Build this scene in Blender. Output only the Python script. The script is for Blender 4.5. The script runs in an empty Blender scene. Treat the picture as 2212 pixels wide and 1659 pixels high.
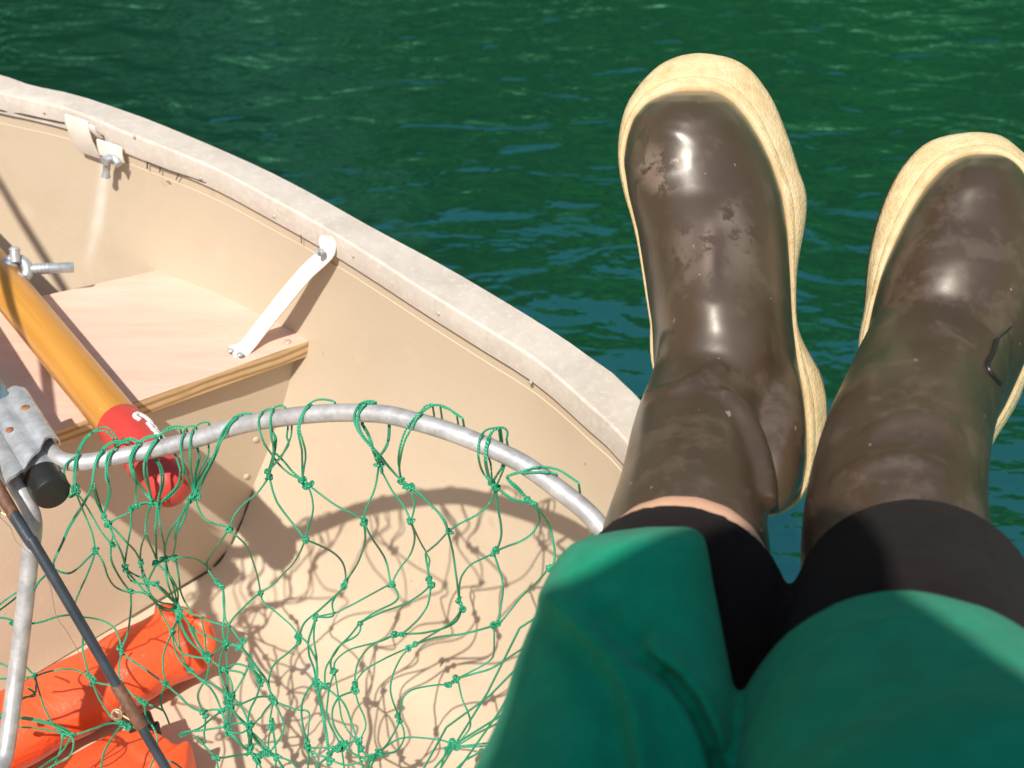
import bpy, bmesh, math, random
from mathutils import Vector, Matrix, noise
from mathutils.bvhtree import BVHTree
random.seed(7)
sc = bpy.context.scene
col = sc.collection
R = math.radians
# ------------------------------------------------------------------ camera, sky, sun
PITCH = R(38.0)
CAMP = Vector((0, 0, 1.08))
FWD = Vector((0, math.cos(PITCH), -math.sin(PITCH)))
UP = Vector((0, math.sin(PITCH), math.cos(PITCH)))
RT = Vector((1, 0, 0))
FPX = 2212 * 50 / 36.0
cd = bpy.data.cameras.new("view"); co = bpy.data.objects.new("view", cd); col.objects.link(co)
co.location = CAMP; co.rotation_euler = (math.pi / 2 - PITCH, 0, 0)
cd.lens = 50; cd.sensor_width = 36; cd.clip_start = 0.02; cd.clip_end = 5000
cd.dof.use_dof = True; cd.dof.focus_distance = 0.98; cd.dof.aperture_fstop = 11
sc.camera = co
SUN = Vector((.199, .583, -.878)).normalized()          # direction the light travels
to_sun = -SUN
elev = math.asin(to_sun.z); azim = math.atan2(to_sun.x, to_sun.y)
w = bpy.data.worlds.new("World"); sc.world = w; w.use_nodes = True
nt = w.node_tree
sky = nt.nodes.new('ShaderNodeTexSky'); sky.sky_type = 'NISHITA'; sky.sun_disc = False
sky.sun_elevation = elev; sky.sun_rotation = azim; sky.ozone_density = 1.6; sky.air_density = 1.3; sky.dust_density = 1.5
bg = nt.nodes['Background']; bg.inputs[1].default_value = 0.105
nt.links.new(sky.outputs[0], bg.inputs[0])
sl = bpy.data.lights.new("sun", 'SUN'); sl.energy = 4.3; sl.angle = R(0.9); sl.color = (1.0, .945, .86)
so = bpy.data.objects.new("sun", sl); col.objects.link(so); so.location = (-2, -4, 6)
so.rotation_euler = SUN.to_track_quat('-Z', 'Y').to_euler()
sc.view_settings.view_transform = 'Standard'; sc.view_settings.look = 'None'
sc.view_settings.exposure = 0.33; sc.view_settings.gamma = 1

# ------------------------------------------------------------------ helpers
def at(px, py, d):
    return CAMP + RT * ((px - 1106) / FPX * d) + UP * (-(py - 829.5) / FPX * d) + FWD * d
def ray(px, py):
    return (RT * ((px - 1106) / FPX) + UP * (-(py - 829.5) / FPX) + FWD).normalized()
def atz(px, py, z):
    r = ray(px, py); return CAMP + r * ((z - CAMP.z) / r.z)
def lerp(a, b, t): return a + (b - a) * t
def interp(x, xs, ys):
    if x <= xs[0]: return ys[0]
    for i in range(len(xs) - 1):
        if x <= xs[i + 1]:
            t = (x - xs[i]) / (xs[i + 1] - xs[i]); return lerp(ys[i], ys[i + 1], t)
    return ys[-1]
def catmull(pts, n=6, rad=None):
    """smooth polyline through pts (Vectors); also interpolates radii"""
    P = [Vector(p) for p in pts]; out = []; ro = []
    if len(P) < 3:
        m = max(2, n)
        for k in range(m + 1):
            out.append(P[0].lerp(P[-1], k / m))
            if rad: ro.append(lerp(rad[0], rad[-1], k / m))
        return (out, ro) if rad else out
    E = [P[0] * 2 - P[1]] + P + [P[-1] * 2 - P[-2]]
    for i in range(1, len(E) - 2):
        a, b, c, d = E[i - 1:i + 3]
        for k in range(n):
            t = k / n
            out.append(0.5 * ((2 * b) + (c - a) * t + (2 * a - 5 * b + 4 * c - d) * t * t + (3 * b - a - 3 * c + d) * t ** 3))
            if rad: ro.append(lerp(rad[i - 1], rad[i], t))
    out.append(P[-1])
    if rad: ro.append(rad[-1])
    return (out, ro) if rad else out

class MB:
    def __init__(s): s.v = []; s.f = []; s.uv = {}; s.smooth = True
    def quad(s, *ix): s.f.append(tuple(ix))
    def add(s, vs, fs):
        o = len(s.v); s.v += [tuple(v) for v in vs]; s.f += [tuple(i + o for i in f) for f in fs]; return o
    def tube(s, pts, r, seg=8, cap=True, up=None, shear=None, flat=1.0, uvlen=False, round_end=False):
        n = len(pts); pts = [Vector(p) for p in pts]
        rr = r if isinstance(r, (list, tuple)) else [r] * n
        T = []
        for i in range(n):
            t = pts[min(i + 1, n - 1)] - pts[max(i - 1, 0)]
            T.append(t.normalized() if t.length > 1e-9 else Vector((0, 0, 1)))
        nrm = up.copy() if up else (Vector((0, 0, 1)) if abs(T[0].z) < .9 else Vector((1, 0, 0)))
        o = len(s.v); L = 0
        for i in range(n):
            if i: L += (pts[i] - pts[i - 1]).length
            nrm = (nrm - T[i] * nrm.dot(T[i]))
            nrm.normalize(); b = T[i].cross(nrm)
            for k in range(seg):
                a = 2 * math.pi * k / seg
                off = nrm * math.cos(a) * rr[i] * flat + b * math.sin(a) * rr[i]
                if shear: off = off + T[i] * (shear[i] * off.dot(RT))
                s.v.append(tuple(pts[i] + off)); s.uv[len(s.v) - 1] = (k / seg, L)
        for i in range(n - 1):
            for k in range(seg):
                k2 = (k + 1) % seg
                s.f.append((o + i * seg + k, o + i * seg + k2, o + (i + 1) * seg + k2, o + (i + 1) * seg + k))
        if cap:
            s.f.append(tuple(o + k for k in reversed(range(seg))))
            s.f.append(tuple(o + (n - 1) * seg + k for k in range(seg)))
    def box(s, c, ax, ay, az):
        vs = [c + ax * i + ay * j + az * k for i in (-1, 1) for j in (-1, 1) for k in (-1, 1)]
        s.add(vs, [(0, 1, 3, 2), (4, 6, 7, 5), (0, 4, 5, 1), (2, 3, 7, 6), (0, 2, 6, 4), (1, 5, 7, 3)])
    def prism(s, poly, n):
        """poly: list of Vectors (planar), extruded by vector n"""
        m = len(poly)
        vs = list(poly) + [p + n for p in poly]
        fs = [tuple(range(m)), tuple(reversed(range(m, 2 * m)))]
        fs += [(i + m, (i + 1) % m + m, (i + 1) % m, i) for i in range(m)]
        s.add(vs, fs)
    def dome(s, c, n, r, h, seg=12):
        n = n.normalized(); a = n.orthogonal().normalized(); b = n.cross(a)
        vs = []; fs = []
        rings = 4
        for j in range(rings):
            t = j / rings * math.pi / 2
            for k in range(seg):
                u = 2 * math.pi * k / seg
                vs.append(c + (a * math.cos(u) + b * math.sin(u)) * r * math.cos(t) + n * h * math.sin(t))
        vs.append(c + n * h)
        for j in range(rings - 1):
            for k in range(seg):
                k2 = (k + 1) % seg
                fs.append((j * seg + k, j * seg + k2, (j + 1) * seg + k2, (j + 1) * seg + k))
        for k in range(seg): fs.append(((rings - 1) * seg + k, (rings - 1) * seg + (k + 1) % seg, rings * seg))
        fs.append(tuple(reversed(range(seg))))
        s.add(vs, fs)
    def ball(s, c, rx, ry=None, rz=None, seg=12, rings=8, rot=None):
        ry = ry or rx; rz = rz or rx; vs = []; fs = []
        for j in range(1, rings):
            t = math.pi * j / rings
            for k in range(seg):
                u = 2 * math.pi * k / seg
                p = Vector((rx * math.sin(t) * math.cos(u), ry * math.sin(t) * math.sin(u), rz * math.cos(t)))
                if rot: p = rot @ p
                vs.append(Vector(c) + p)
        top = Vector((0, 0, rz)); 
        if rot: top = rot @ top
        vs.append(Vector(c) + top); vs.append(Vector(c) - top)
        m = (rings - 1) * seg
        for j in range(rings - 2):
            for k in range(seg):
                k2 = (k + 1) % seg
                fs.append((j * seg + k, (j + 1) * seg + k, (j + 1) * seg + k2, j * seg + k2))
        for k in range(seg):
            k2 = (k + 1) % seg
            fs.append((m, k, k2)); fs.append((m + 1, (rings - 2) * seg + k2, (rings - 2) * seg + k))
        s.add(vs, fs)
    def mesh(s, name):
        me = bpy.data.meshes.new(name); me.from_pydata(s.v, [], s.f)
        if s.uv:
            ul = me.uv_layers.new(name="UVMap")
            li = [l.vertex_index for l in me.loops]
            flat = []
            for i in li: flat += list(s.uv.get(i, (0, 0)))
            ul.data.foreach_set("uv", flat)
        return me
    def build(s, name, mat, parent=None, smooth=True, angle=40):
        me = s.mesh(name)
        bm = bmesh.new(); bm.from_mesh(me); bmesh.ops.recalc_face_normals(bm, faces=bm.faces); bm.to_mesh(me); bm.free()
        if smooth:
            me.polygons.foreach_set('use_smooth', [True] * len(me.polygons))
            try: me.set_sharp_from_angle(angle=R(angle))
            except Exception: pass
        me.materials.append(mat)
        o = bpy.data.objects.new(name, me); col.objects.link(o)
        if parent: o.parent = parent
        return o
    def bvh(s): return BVHTree.FromPolygons(s.v, s.f)
def remesh(o, vox, smooth=6, fac=.5, bev=False):
    m = o.modifiers.new("r", 'REMESH'); m.mode = 'VOXEL'; m.voxel_size = vox; m.use_smooth_shade = True
    if smooth:
        k = o.modifiers.new("s", 'SMOOTH'); k.factor = fac; k.iterations = smooth
def bevel(o, wd, seg=2):
    m = o.modifiers.new("b", 'BEVEL'); m.width = wd; m.segments = seg; m.limit_method = 'ANGLE'; m.angle_limit = R(40)
def tag(o, label=None, cat=None, group=None, kind=None):
    if label: o['label'] = label
    if cat: o['category'] = cat
    if group: o['group'] = group
    if kind: o['kind'] = kind
    return o
def empty(name, loc=(0, 0, 0)):
    o = bpy.data.objects.new(name, None); o.empty_display_size = .05; col.objects.link(o); return o

# ------------------------------------------------------------------ materials
class NT:
    def __init__(s, name):
        s.m = bpy.data.materials.new(name); s.m.use_nodes = True; s.t = s.m.node_tree
        s.p = s.t.nodes['Principled BSDF']; s.geo = None
    def n(s, typ, **kw):
        nd = s.t.nodes.new(typ)
        for k, v in kw.items(): setattr(nd, k, v)
        return nd
    def l(s, a, b): s.t.links.new(a, b)
    def pos(s):
        if not s.geo: s.geo = s.n('ShaderNodeTexCoord')
        return s.geo.outputs['Object']
    def mapping(s, sc_=(1, 1, 1), rot=(0, 0, 0), src=None):
        m = s.n('ShaderNodeMapping'); m.inputs['Scale'].default_value = sc_; m.inputs['Rotation'].default_value = rot
        s.l(src or s.pos(), m.inputs[0]); return m.outputs[0]
    def noise(s, scale, detail=4, rough=.5, vec=None, dist=0):
        n = s.n('ShaderNodeTexNoise'); n.inputs['Scale'].default_value = scale; n.inputs['Detail'].default_value = detail
        n.inputs['Roughness'].default_value = rough; n.inputs['Distortion'].default_value = dist
        s.l(vec or s.pos(), n.inputs['Vector']); return n.outputs['Fac']
    def ramp(s, fac, stops, interp_='LINEAR'):
        r = s.n('ShaderNodeValToRGB'); cr = r.color_ramp; cr.interpolation = interp_
        while len(cr.elements) < len(stops): cr.elements.new(.5)
        for e, (p, c) in zip(cr.elements, stops):
            e.position = p; e.color = (c, c, c, 1) if isinstance(c, (int, float)) else (*c, 1)
        s.l(fac, r.inputs[0]); return r.outputs[0]
    def mix(s, fac, a, b, mode='MIX'):
        m = s.n('ShaderNodeMix', data_type='RGBA', blend_type=mode)
        for inp, v in ((m.inputs[0], fac), (m.inputs[6], a), (m.inputs[7], b)):
            if isinstance(v, (int, float)): inp.default_value = v
            elif isinstance(v, tuple): inp.default_value = (*v, 1)
            else: s.l(v, inp)
        return m.outputs[2]
    def math(s, op, a, b=0, c=None):
        m = s.n('ShaderNodeMath', operation=op)
        for i, v in enumerate((a, b, c)):
            if v is None: continue
            if isinstance(v, (int, float)): m.inputs[i].default_value = v
            else: s.l(v, m.inputs[i])
        return m.outputs[0]
    def base(s, c):
        if isinstance(c, tuple): s.p.inputs['Base Color'].default_value = (*c, 1)
        else: s.l(c, s.p.inputs['Base Color'])
    def set(s, **kw):
        for k, v in kw.items():
            inp = s.p.inputs[k.replace('_', ' ')]
            if isinstance(v, (int, float)): inp.default_value = v
            elif isinstance(v, tuple): inp.default_value = (*v, 1) if len(v) == 3 and inp.type == 'RGBA' else v
            else: s.l(v, inp)
    def bump(s, h, dist, strength=1.0, prev=None):
        b = s.n('ShaderNodeBump'); b.inputs['Strength'].default_value = strength; b.inputs['Distance'].default_value = dist
        s.l(h, b.inputs['Height'])
        if prev: s.l(prev, b.inputs['Normal'])
        s.l(b.outputs[0], s.p.inputs['Normal']); return b.outputs[0]

def streak_mask(m, p0, p1, width):
    """soft painted run between two world points"""
    ax = (p1 - p0); L = ax.length; ax.normalize()
    sub = m.n('ShaderNodeVectorMath', operation='SUBTRACT'); m.l(m.pos(), sub.inputs[0]); sub.inputs[1].default_value = p0
    d = m.n('ShaderNodeVectorMath', operation='DOT_PRODUCT'); m.l(sub.outputs[0], d.inputs[0]); d.inputs[1].default_value = ax
    ln = m.n('ShaderNodeVectorMath', operation='LENGTH'); m.l(sub.outputs[0], ln.inputs[0])
    t = d.outputs['Value']
    r2 = m.math('SUBTRACT', m.math('MULTIPLY', ln.outputs['Value'], ln.outputs['Value']), m.math('MULTIPLY', t, t))
    g = m.math('EXPONENT', m.math('MULTIPLY', r2, -1 / (width * width)))
    a = m.n('ShaderNodeMapRange'); m.l(t, a.inputs[0]); a.inputs[1].default_value = -.005; a.inputs[2].default_value = .01
    b = m.n('ShaderNodeMapRange'); m.l(t, b.inputs[0]); b.inputs[1].default_value = L; b.inputs[2].default_value = L * .5
    return m.math('MULTIPLY', g, m.math('MULTIPLY', a.outputs[0], b.outputs[0]))

def mat_paint():
    m = NT("tan_paint")
    c = m.mix(m.ramp(m.noise(3.5, 5), [(.3, 0), (.7, 1)]), (.515, .415, .296), (.565, .462, .338))
    c = m.mix(m.math('MULTIPLY', m.ramp(m.noise(38, 3), [(.62, 0), (.75, 1)]), .25), c, (.66, .55, .42))
    # small dark specks and scuffs
    c = m.mix(m.math('MULTIPLY', m.ramp(m.noise(150, 2), [(.76, 0), (.80, 1)]), .55), c, (.24, .15, .09))
    sc1 = m.noise(40, 2, vec=m.mapping((1, .12, 1), (0, 0, .6)))
    c = m.mix(m.math('MULTIPLY', m.ramp(sc1, [(.70, 0), (.76, 1)]), .18), c, (.33, .22, .14))
    dirt = m.ramp(m.noise(9, 6, .65), [(.5, 0), (.78, 1)])
    c = m.mix(m.math('MULTIPLY', dirt, .22), c, (.36, .25, .155))
    st = streak_mask(m, hit_hull(224, 352), hit_hull(186, 590), .0062)
    c = m.mix(m.math('MULTIPLY', st, m.ramp(m.noise(60, 4), [(.3, .45), (.7, .85)])), c, (.84, .79, .73))
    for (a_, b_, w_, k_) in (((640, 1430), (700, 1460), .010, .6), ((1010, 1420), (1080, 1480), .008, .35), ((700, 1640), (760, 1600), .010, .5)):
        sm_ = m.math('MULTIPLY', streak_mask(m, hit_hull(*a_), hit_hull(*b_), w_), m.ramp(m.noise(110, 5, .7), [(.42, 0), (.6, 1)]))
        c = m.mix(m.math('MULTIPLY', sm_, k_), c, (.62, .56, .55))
    m.base(c); m.set(Roughness=.5)
    m.bump(m.noise(260, 3), .0006, .35)
    return m.m
def mat_plain(name, c, rough=.5, metal=0, bump=None, var=.12, vs=60):
    m = NT(name)
    dark = tuple(x * (1 - var) for x in c); light = tuple(min(1, x * (1 + var)) for x in c)
    m.base(m.mix(m.ramp(m.noise(vs, 4), [(.3, 0), (.7, 1)]), dark, light)); m.set(Roughness=rough, Metallic=metal)
    if bump: m.bump(m.noise(bump[0], 3), bump[1], .6)
    return m.m
def mat_gunwale():
    m = NT("weathered_aluminium")
    c = m.mix(m.ramp(m.noise(25, 6, .65), [(.3, 0), (.7, 1)]), (.54, .47, .395), (.70, .625, .54))
    sp = m.noise(170, 3, .7)
    c = m.mix(m.math('MULTIPLY', m.ramp(sp, [(.52, 0), (.68, 1)]), .5), c, (.78, .72, .65))
    c = m.mix(m.math('MULTIPLY', m.ramp(m.noise(60, 5, .7), [(.58, 0), (.72, 1)]), .35), c, (.48, .40, .32))
    uv = m.n('ShaderNodeUVMap')
    gs = m.noise(1.0, 3, .6, vec=m.mapping((420, 12, 1), src=uv.outputs[0]))
    c = m.mix(m.math('MULTIPLY', m.ramp(gs, [(.56, 0), (.68, 1)]), .35), c, (.86, .83, .79))
    m.base(c); m.set(Roughness=.5, Metallic=.08)
    wv = m.n('ShaderNodeTexWave', wave_type='BANDS', bands_direction='X'); wv.inputs['Scale'].default_value = 3.2
    m.l(uv.outputs[0], wv.inputs[0]); wv.inputs['Distortion'].default_value = .3
    b = m.bump(wv.outputs['Fac'], .0005, .5)
    m.bump(sp, .0003, .3, b)
    return m.m
def mat_ply():
    m = NT("plywood_face")
    ang = math.atan2(.54, .84)
    v = m.mapping((1.2, 11, 11), (0, 0, -ang))
    g = m.noise(9, 6, .62, vec=v, dist=.6)
    c = m.mix(m.ramp(g, [(.3, 0), (.7, 1)]), (.61, .39, .295), (.68, .46, .365))
    c = m.mix(m.math('MULTIPLY', m.ramp(m.noise(7, 4), [(.5, 0), (.75, 1)]), .3), c, (.80, .64, .53))
    fine = m.noise(60, 3, .6, vec=m.mapping((1, 9, 9), (0, 0, -ang)))
    c = m.mix(m.math('MULTIPLY', m.ramp(fine, [(.60, 0), (.70, 1)]), .22), c, (.54, .36, .25))
    m.base(c); m.set(Roughness=.7); m.bump(fine, .0005, .5)
    return m.m
def mat_plyedge():
    m = NT("plywood_edge")
    sx = m.n('ShaderNodeSeparateXYZ'); m.l(m.pos(), sx.inputs[0])
    h = m.math('ADD', m.math('MULTIPLY', sx.outputs[2], 150), m.math('MULTIPLY', m.noise(14, 3), 1.1))
    lay = m.math('FRACT', h)
    c = m.mix(m.ramp(lay, [(.15, 0), (.35, 1), (.75, 1), (.92, 0)]), (.34, .20, .085), (.58, .40, .21))
    c = m.mix(m.math('MULTIPLY', m.ramp(m.noise(45, 4), [(.5, 0), (.72, 1)]), .5), c, (.40, .24, .10))
    m.base(c); m.set(Roughness=.75); m.bump(m.noise(90, 3), .001, .6)
    return m.m
def mat_varnish():
    m = NT("varnished_shaft")
    uv = m.n('ShaderNodeUVMap')
    g = m.noise(1, 5, .6, vec=m.mapping((9, 5, 1), src=uv.outputs[0]), dist=.4)
    c = m.mix(m.ramp(g, [(.3, 0), (.7, 1)]), (.46, .20, .030), (.58, .28, .055))
    c = m.mix(m.math('MULTIPLY', m.ramp(m.noise(1, 3, vec=m.mapping((60, 40, 1), (0, 0, .5), src=uv.outputs[0])), [(.70, 0), (.76, 1)]), .6), c, (.80, .58, .25))
    m.base(c); m.set(Roughness=.33, Coat_Weight=.35, Coat_Roughness=.12)
    m.bump(m.noise(120, 3), .0004, .4)
    return m.m
def mat_alu(name="tube_aluminium", tint=(.62, .60, .60), rough=.36, metal=.75):
    m = NT(name)
    c = m.mix(m.ramp(m.noise(55, 5, .7), [(.35, 0), (.68, 1)]), tuple(x * .72 for x in tint), tuple(min(1, x * 1.25) for x in tint))
    c = m.mix(m.math('MULTIPLY', m.ramp(m.noise(16, 4), [(.55, 0), (.7, 1)]), .35), c, (.52, .44, .37))
    m.base(c); m.set(Metallic=metal, Roughness=m.ramp(m.noise(80, 4), [(.3, rough - .06), (.7, rough + .14)]))
    m.bump(m.noise(240, 3), .0003, .5)
    return m.m
def mat_twine():
    m = NT("green_twine")
    uv = m.n('ShaderNodeUVMap'); sx = m.n('ShaderNodeSeparateXYZ'); m.l(uv.outputs[0], sx.inputs[0])
    ph = m.math('ADD', m.math('MULTIPLY', sx.outputs[1], 470), m.math('MULTIPLY', sx.outputs[0], 2))
    s_ = m.math('SINE', m.math('MULTIPLY', ph, math.pi))
    f = m.math('ABSOLUTE', s_)
    c = m.mix(m.ramp(f, [(.05, 0), (.6, 1)]), (.004, .11, .05), (.025, .36, .18))
    c = m.mix(m.ramp(m.noise(70, 3), [(.4, 0), (.7, .45)]), c, (.08, .46, .28))
    m.base(c); m.set(Roughness=.42)
    m.bump(f, .0006, .8)
    return m.m
def mat_rubber(name="brown_rubber", marks=()):
    m = NT(name)
    n1 = m.noise(9, 4, .55)
    c = m.mix(m.ramp(n1, [(.35, 0), (.65, 1)]), (.050, .031, .018), (.076, .051, .032))
    dust = m.ramp(m.noise(30, 8, .68, dist=.25), [(.52, 0), (.60, 1)])
    c = m.mix(m.math('MULTIPLY', dust, .20), c, (.20, .145, .11))
    for a_, b_, w_, k_, c_ in marks:
        if a_ is None or b_ is None: continue
        f_ = m.math('MULTIPLY', m.math('MULTIPLY', streak_mask(m, a_, b_, w_), m.ramp(m.noise(75, 6, .7), [(.42, 0), (.50, 1)])), k_)
        c = m.mix(f_, c, {'d': (.23, .175, .135), 'k': (.028, .017, .010), 'r': (.13, .035, .015)}[c_])
    spk = m.ramp(m.noise(150, 2), [(.74, 0), (.77, 1)])
    c = m.mix(m.math('MULTIPLY', spk, .5), c, (.40, .33, .27))
    m.base(c)
    m.set(Roughness=m.ramp(m.noise(16, 6, .62), [(.36, .30), (.56, .36), (.66, .44)]), IOR=1.52, Coat_Weight=.42, Coat_Roughness=.29, Specular_Tint=(1, .95, .88))
    b = m.bump(m.noise(22, 2), .0010, .25)
    m.bump(m.noise(240, 3), .0003, .25, b)
    return m.m
def mat_sole():
    m = NT("tan_crepe_sole")
    c = m.mix(m.ramp(m.noise(60, 6, .65), [(.3, 0), (.7, 1)]), (.56, .395, .185), (.74, .59, .345))
    uv = m.n('ShaderNodeUVMap'); sx = m.n('ShaderNodeSeparateXYZ'); m.l(uv.outputs[0], sx.inputs[0])
    groove = m.ramp(sx.outputs[0], [(.0, .25), (.05, 1), (.25, 1), (.28, .35), (.31, 1), (.9, 1), (1, .5)])
    c = m.mix(m.math('SUBTRACT', 1, groove), c, (.30, .17, .06))
    c = m.mix(m.math('MULTIPLY', m.ramp(m.noise(80, 5, .7), [(.55, 0), (.72, 1)]), .45), c, (.32, .20, .085))
    ck = m.n('ShaderNodeTexVoronoi'); ck.inputs['Scale'].default_value = 420; m.l(m.pos(), ck.inputs[0])
    m.base(c); m.set(Roughness=.75)
    b = m.bump(groove, .0012, .6)
    m.bump(ck.outputs['Distance'], .001, .45, b)
    return m.m
def mat_cloth(name, c1, c2, scale, sheen=.25, rough=.9):
    m = NT(name)
    c = m.mix(m.ramp(m.noise(scale * .06, 5, .6), [(.3, 0), (.7, 1)]), c1, c2)
    f = m.noise(scale, 3, .7)
    c = m.mix(m.ramp(f, [(.35, .25), (.65, 0)]), c, tuple(x * .55 for x in c1))
    m.base(c); m.set(Roughness=rough, Sheen_Weight=sheen, Sheen_Roughness=.5, Specular_IOR_Level=.08)
    b = m.bump(m.noise(32, 4, .5), .004, .35)
    m.bump(f, .0012, .6, b)
    return m.m
def mat_vinyl():
    m = NT("orange_vinyl")
    c = m.mix(m.ramp(m.noise(12, 4), [(.3, 0), (.7, 1)]), (.82, .085, .020), (.90, .115, .032))
    c = m.mix(m.math('MULTIPLY', m.ramp(m.noise(120, 3), [(.68, 0), (.76, 1)]), .5), c, (.95, .28, .16))
    m.base(c); m.set(Roughness=.42, Coat_Weight=.15, Coat_Roughness=.4)
    b = m.bump(m.noise(22, 5, .55, dist=1.2), .008, .5)
    m.bump(m.noise(300, 3), .0004, .5, b)
    return m.m
def mat_water():
    m = NT("lake_water")
    v = m.mapping((1, 1.9, 1), (0, 0, R(14)))
    big = m.noise(5.2, 3, .5, vec=m.mapping((1, 1.7, 1), (0, 0, R(25))), dist=.4)
    mid = m.noise(8.4, 2, .35, vec=v, dist=.7)
    fin = m.noise(34, 2, .5, vec=m.mapping((1, 2.0, 1), (0, 0, R(-4))), dist=.5)
    c = m.mix(m.ramp(m.noise(.5, 3), [(.35, 0), (.65, 1)]), (.002, .0165, .0078), (.0028, .0225, .0095))
    m.base(c); m.set(Roughness=.012, IOR=4.4, Specular_Tint=(.26, 1.0, .74))
    h = m.math('ADD', m.math('MULTIPLY', big, .0060), m.math('ADD', m.math('MULTIPLY', mid, .0056), m.math('MULTIPLY', fin, .0004)))
    m.bump(h, 1.0, 1.0)
    return m.m
def mat_hill():
    m = NT("forest_slope")
    n1 = m.noise(.045, 8, .62); n2 = m.noise(.012, 5, .55)
    c = m.mix(m.ramp(n1, [(.38, 0), (.62, 1)]), (.006, .028, .010), (.030, .095, .024))
    c = m.mix(m.ramp(n2, [(.42, 0), (.58, .7)]), c, (.006, .022, .014))
    sx = m.n('ShaderNodeSeparateXYZ'); m.l(m.pos(), sx.inputs[0])
    side = m.n('ShaderNodeMapRange'); m.l(m.math('ADD', sx.outputs[0], m.math('MULTIPLY', n2, 120)), side.inputs[0])
    side.inputs[1].default_value = 70; side.inputs[2].default_value = -20
    c = m.mix(m.math('MULTIPLY', side.outputs[0], .85), c, (.006, .016, .011))
    gx = m.math('DIVIDE', m.math('ADD', sx.outputs[0], 52), 16)
    cliff = m.math('MULTIPLY', m.math('EXPONENT', m.math('MULTIPLY', m.math('MULTIPLY', gx, gx), -1)), m.ramp(n1, [(.42, 0), (.56, 1)]))
    c = m.mix(m.math('MULTIPLY', cliff, .55), c, (.17, .17, .16))
    low = m.n('ShaderNodeMapRange'); m.l(sx.outputs[2], low.inputs[0])
    low.inputs[1].default_value = 110; low.inputs[2].default_value = 30
    rock = m.math('MULTIPLY', m.ramp(m.noise(.075, 6, .7), [(.53, 0), (.57, 1)]), low.outputs[0])
    c = m.mix(rock, c, (.62, .52, .40))
    m.base(c); m.set(Roughness=.95)
    return m.m
M = dict(gun=mat_gunwale(), ply=mat_ply(), edge=mat_plyedge(), varnish=mat_varnish(), alu=mat_alu("tube_aluminium", (.52, .505, .50), .42, .42),
         yoke=mat_alu("cast_aluminium", (.60, .62, .63), .42, .55), twine=mat_twine(), rubber=mat_rubber(), sole=mat_sole(),
         green=mat_cloth("green_fleece", (.003, .27, .145), (.005, .34, .185), 900, .06),
         black=mat_cloth("black_knit", (.012, .0088, .008), (.018, .0135, .0125), 1100, .02),
         skin=mat_plain("skin", (.78, .44, .28), .5, 0, (300, .0004), .05), vinyl=mat_vinyl(), water=mat_water(), hill=mat_hill(),
         white=mat_plain("white_paint", (.80, .73, .65), .45, 0, (90, .0008), .07), gasket=mat_plain("dark_rubber", (.018, .017, .016), .42, 0, (120, .0006), .2),
         red=mat_plain("red_plastic", (.56, .050, .040), .42, 0, (180, .0003), .06), ink=mat_plain("white_ink", (.80, .78, .76), .5),
         blue=mat_alu("blue_grey_tube", (.22, .36, .44), .40, .45), galv=mat_alu("galvanised_steel", (.50, .54, .56), .45, .6),
         rust=mat_plain("rusty_steel", (.28, .11, .04), .7, 0, (400, .0006), .5, 200), brass=mat_plain("gold_ring", (.55, .42, .25), .3, .8),
         rod=mat_plain("dark_graphite", (.035, .045, .055), .4, 0, (500, .0002), .25), wrap=mat_plain("brown_thread", (.16, .075, .045), .5, 0, (600, .0003), .3, 300),
         line=mat_plain("clear_line", (.18, .15, .12), .35), hullout=mat_plain("bare_aluminium", (.42, .42, .42), .5, .4), grey=mat_cloth("grey_jersey", (.10, .10, .11), (.14, .14, .15), 800),
         stitch=mat_plain("green_thread", (.004, .21, .12), .8), hair=mat_plain("brown_hair", (.06, .035, .02), .6), seam=mat_plain("seam_sealant", (.07, .045, .025), .8), screw=mat_plain("dull_rivet", (.50, .40, .29), .45, .2))

# ------------------------------------------------------------------ boat geometry: the inner lip of the gunwale as one curve
OUT = [(-260, 118), (-120, 133), (0, 157), (70, 181), (168, 202), (291, 243), (351, 266), (462, 313), (576, 364), (690, 422), (804, 486), (975, 578), (1146, 680), (1260, 755), (1391, 864)]
INN = [(-260, 158), (-120, 176), (0, 201), (70, 216), (160, 240), (270, 287), (351, 318), (462, 365), (576, 425), (690, 487), (790, 548), (905, 622), (1040, 706), (1160, 781), (1276, 881), (1360, 964)]
def zg(px): return lerp(.505, .462, min(1, max(0, px / 1400)))
outp = [atz(x, y, zg(x)) for x, y in OUT]
innp = [atz(x, y, zg(x)) for x, y in INN]
tail_o = [Vector((.175, .585, .46)), Vector((.31, .385, .46)), Vector((.50, .09, .458)), Vector((.75, -.26, .455)), Vector((1.0, -.70, .455)), Vector((1.35, -1.3, .455))]
AX = Vector((-.54, .84, 0)).normalized(); SB = Vector((AX.y, -AX.x, 0))          # bow direction, starboard direction
CEN = Vector((0, -.05, 0))
tail_i = [p - SB * .030 for p in tail_o]
bow = CEN + AX * 1.62; bow.z = .53
head_o = [bow + SB * .012, bow - AX * .10 + SB * .075]
head_i = [bow - AX * .03, bow - AX * .12 + SB * .045]
gout = catmull(head_o + outp[1:] + tail_o, 6); ginn = catmull(head_i + innp[1:] + tail_i, 6)
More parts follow.
